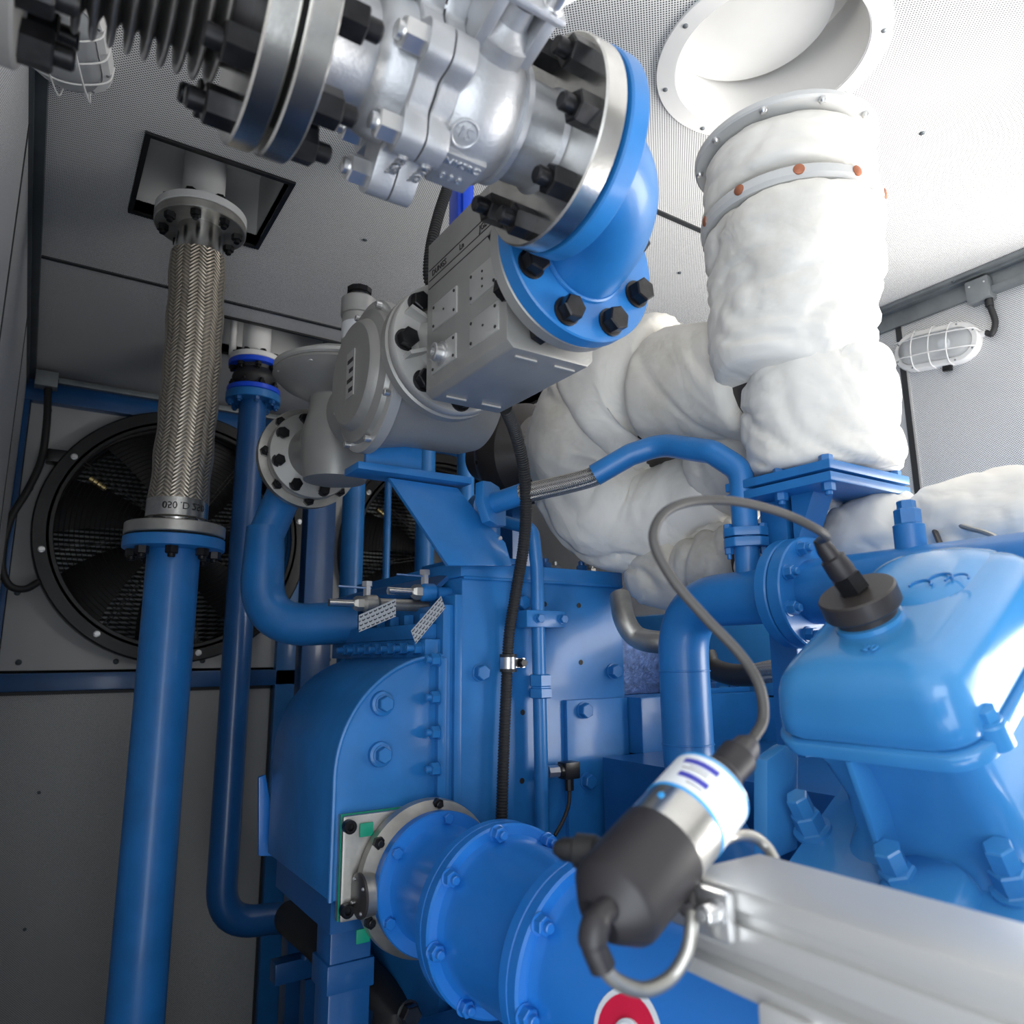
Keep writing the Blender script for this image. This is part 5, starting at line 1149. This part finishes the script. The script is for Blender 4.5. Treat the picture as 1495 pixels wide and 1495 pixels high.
# side gland, boot, cable to the cap, lower sleeve and metal-clad lead
g0 = A + ax * Ln * 0.34; gd = (at(826, 1240, D=0.49) - g0).normalized()
b = new(); lathe(b, g0, gd, [(0.02, 0.009), (0.036, 0.0095), (0.037, 0.011), (0.050, 0.011), (0.052, 0.008), (0.060, 0.0075), (0.066, 0.004), (0.067, 0.0)], 24); part('side_plug', b, 'black', t)
b = new(); Bt = Bq; bd_ = (at(1100, 1080, D=0.545) - Bt).normalized()
lathe(b, Bt, bd_, [(-0.004, 0.016), (0.012, 0.0165), (0.016, 0.0135), (0.034, 0.014), (0.037, 0.0115), (0.046, 0.010), (0.052, 0.006)], 24); part('cable_boot', b, 'softblack', t)
ce = Bt + bd_ * 0.048
cpts = [ce, at(1114, 1050, D=0.555), at(1108, 1000, D=0.56), at(1080, 955, D=0.57), at(1030, 902, D=0.575), at(985, 850, D=0.58), at(957, 800, D=0.585), at(957, 768, D=0.59), at(978, 743, D=0.60), at(1020, 731, D=0.615), at(1080, 733, D=0.63), at(1150, 752, D=0.65), at(1205, 781, D=0.665), plug_end]
b = new(); tube(b, catmull(cpts, 10), 0.0041, 14); solo('ignition_cable', 'dark grey ignition cable arching from the coil to the black cap', 'cable', b, 'cable')
s0 = at(885, 1330, D=0.435)
b = new(); tube(b, catmull([at(892, 1322, D=0.425), at(872, 1345, D=0.415), at(866, 1375, D=0.41), at(880, 1412, D=0.41)], 8), [0.0075] * 8 + [0.0085] * 9 + [0.0075] * 8, 20); part('lower_sleeve', b, 'softblack', t)
b = new(); tube(b, catmull([at(878, 1408, D=0.41), at(900, 1432, D=0.415), at(940, 1445, D=0.425), at(978, 1428, D=0.435), at(1003, 1390, D=0.44), at(1010, 1345, D=0.445), at(1008, 1310, D=0.46), at(1020, 1262, D=0.50), at(1060, 1225, D=0.54), at(1095, 1220, D=0.55), at(1118, 1235, D=0.55), at(1132, 1258, D=0.54)], 8), 0.0044, 14); part('clad_lead', b, 'steeldull', t)
b = new(); tube(b, catmull([at(1006, 1330, D=0.447), at(1004, 1300, D=0.46), at(1010, 1270, D=0.47)], 6), 0.0062, 14); part('lead_sleeve', b, 'softblack', t)

# ================================================================== BULKHEAD LAMP on the right wall
def make_lamp(c, ex, ey, ez, label, L2=0.115, W2=0.058):
    """oval lamp; ex along its length, ey across, ez out of the wall"""
    t = thing('bulkhead_lamp', label, 'lamp', c)
    def oval(l, w, n=12):
        out = []
        for s, a0 in ((1, -PI / 2), (-1, PI / 2)):
            for k in range(n + 1): a = a0 + PI * k / n; out.append((s * (l - w) + w * math.cos(a), w * math.sin(a)))
        return out
    def W(x, y, z): return c + ex * x + ey * y + ez * z
    def ring(l, w, z): return [W(x, y, z) for x, y in oval(l, w)]
    b = new(); loft(b, [ring(L2, W2, 0.0), ring(L2, W2, 0.026), ring(L2 - 0.003, W2 - 0.003, 0.030), ring(L2 - 0.016, W2 - 0.016, 0.031), ring(L2 - 0.018, W2 - 0.018, 0.026)], True, False); part('housing', b, 'white', t, 0, 40)
    b = new(); loft(b, [ring(L2 - 0.018, W2 - 0.018, 0.020), ring(L2 - 0.019, W2 - 0.019, 0.034), ring(L2 - 0.024, W2 - 0.024, 0.046), ring(L2 - 0.036, W2 - 0.036, 0.052)], False, True); part('glass', b, 'frosted', t, 0, 60)
    b = new(); lathe(b, W(0.03, 0, 0.022), ez, [(0, 0.012), (0.012, 0.02), (0.02, 0.014), (0.024, 0)], 20); part('bulb', b, 'whitelabel', t)
    for x in (-0.052, 0.0, 0.052):
        b = new(); tube(b, catmull([W(x, -W2 - 0.002, 0.012), W(x, -W2 + 0.006, 0.045), W(x, -0.02, 0.064), W(x, 0.02, 0.064), W(x, W2 - 0.006, 0.045), W(x, W2 + 0.002, 0.012)], 5), 0.0018, 8); part('guard_wire', b, 'white', t)
    for y in (-0.026, 0.026):
        b = new(); tube(b, catmull([W(-L2 - 0.002, y * 0.8, 0.012), W(-L2 + 0.01, y, 0.05), W(-0.04, y, 0.0645), W(0.04, y, 0.0645), W(L2 - 0.01, y, 0.05), W(L2 + 0.002, y * 0.8, 0.012)], 5), 0.0018, 8); part('guard_wire', b, 'white', t)
    for k, (x, y) in enumerate(oval(L2 - 0.008, W2 - 0.008, 3)): bolt(t, W(x, y, 0.030), ez, boltmesh('pan', 'greygal', 0.006, 0.002, 0, False), 'screw')
    b = new(); cyl(b, W(L2 - 0.003, 0.012, 0.014), W(L2 + 0.014, 0.014, 0.014), 0.009, None, 12); part('cable_entry', b, 'white', t)
    b = new(); hexa(b, (0.02, -W2 - 0.016, 0.004), (0.045, -W2 + 0.002, 0.018), (ex, ey, ez), c); part('latch', b, 'nut', t, 0.002)
    return t
lc = at(1371, 509, X=XR - 0.001); lexd = (at(1432, 500, X=XR) - at(1312, 524, X=XR)); lexd.x = 0; lexd.normalize()
ezr = V((-1, 0, 0)); leyd = ezr.cross(lexd)
make_lamp(lc, lexd, leyd, ezr, 'white oval caged lamp on the perforated right wall', 0.125, 0.062)
jb = at(1437, 428, X=XR)
t = thing('junction_box', 'small grey junction box above the oval caged lamp', 'junction box', jb)
b = new(); box(b, (XR - 0.022, jb.y, jb.z), (0.044, 0.062, 0.066)); part('box', b, 'greygal', t, 0.003)
for dy in (-0.02, 0.02): bolt(t, (XR - 0.044, jb.y + dy, jb.z + 0.015), -X_, boltmesh('pan', 'zinc', 0.006, 0.002, 0, False), 'screw')
b = new(); cyl(b, (XR - 0.022, jb.y - 0.018, jb.z - 0.032), (XR - 0.022, jb.y - 0.018, jb.z - 0.056), 0.011, None, 14); part('gland', b, 'black', t)
b = new(); hexa(b, (XR - 0.03, 0.4, jb.z - 0.018), (XR, jb.y - 0.03, jb.z + 0.002)); part('trunking', b, 'greygal', t, 0.003)
le = lc + lexd * 0.139 + leyd * 0.014 + ezr * 0.014
b = new(); tube(b, catmull([V((XR - 0.022, jb.y - 0.018, jb.z - 0.05)), at(1453, 470, X=XR - 0.02), at(1448, 487, X=XR - 0.02), le], 8), 0.0085, 14); solo('lamp_cable', 'short black cable from the grey box to the oval lamp', 'cable', b, 'rubber')
lp = at(96, 42, Z=HC)
make_lamp(lp - Z_ * 0.001, V((0.2, 0.98, 0)).normalized(), V((0.98, -0.2, 0)).normalized(), -Z_, 'white caged ceiling lamp peeking out behind the ribbed bellows', 0.125, 0.07)
# small dark plugs in the ceiling sheet
for u, v in ((533, 350), (992, 398), (1346, 194)):
    q = at(u, v, Z=HC); bolt(ceil, (q.x, q.y, HC), -Z_, boltmesh('pan', 'frame', 0.012, 0.004, 0, False), 'screw')
for u, v in ((57, 1157), (36, 1357)):
    q = at(u, v, Y=YB - 0.01); bolt(wb, q, -Y_, boltmesh('pan', 'frame', 0.012, 0.004, 0, False), 'screw')
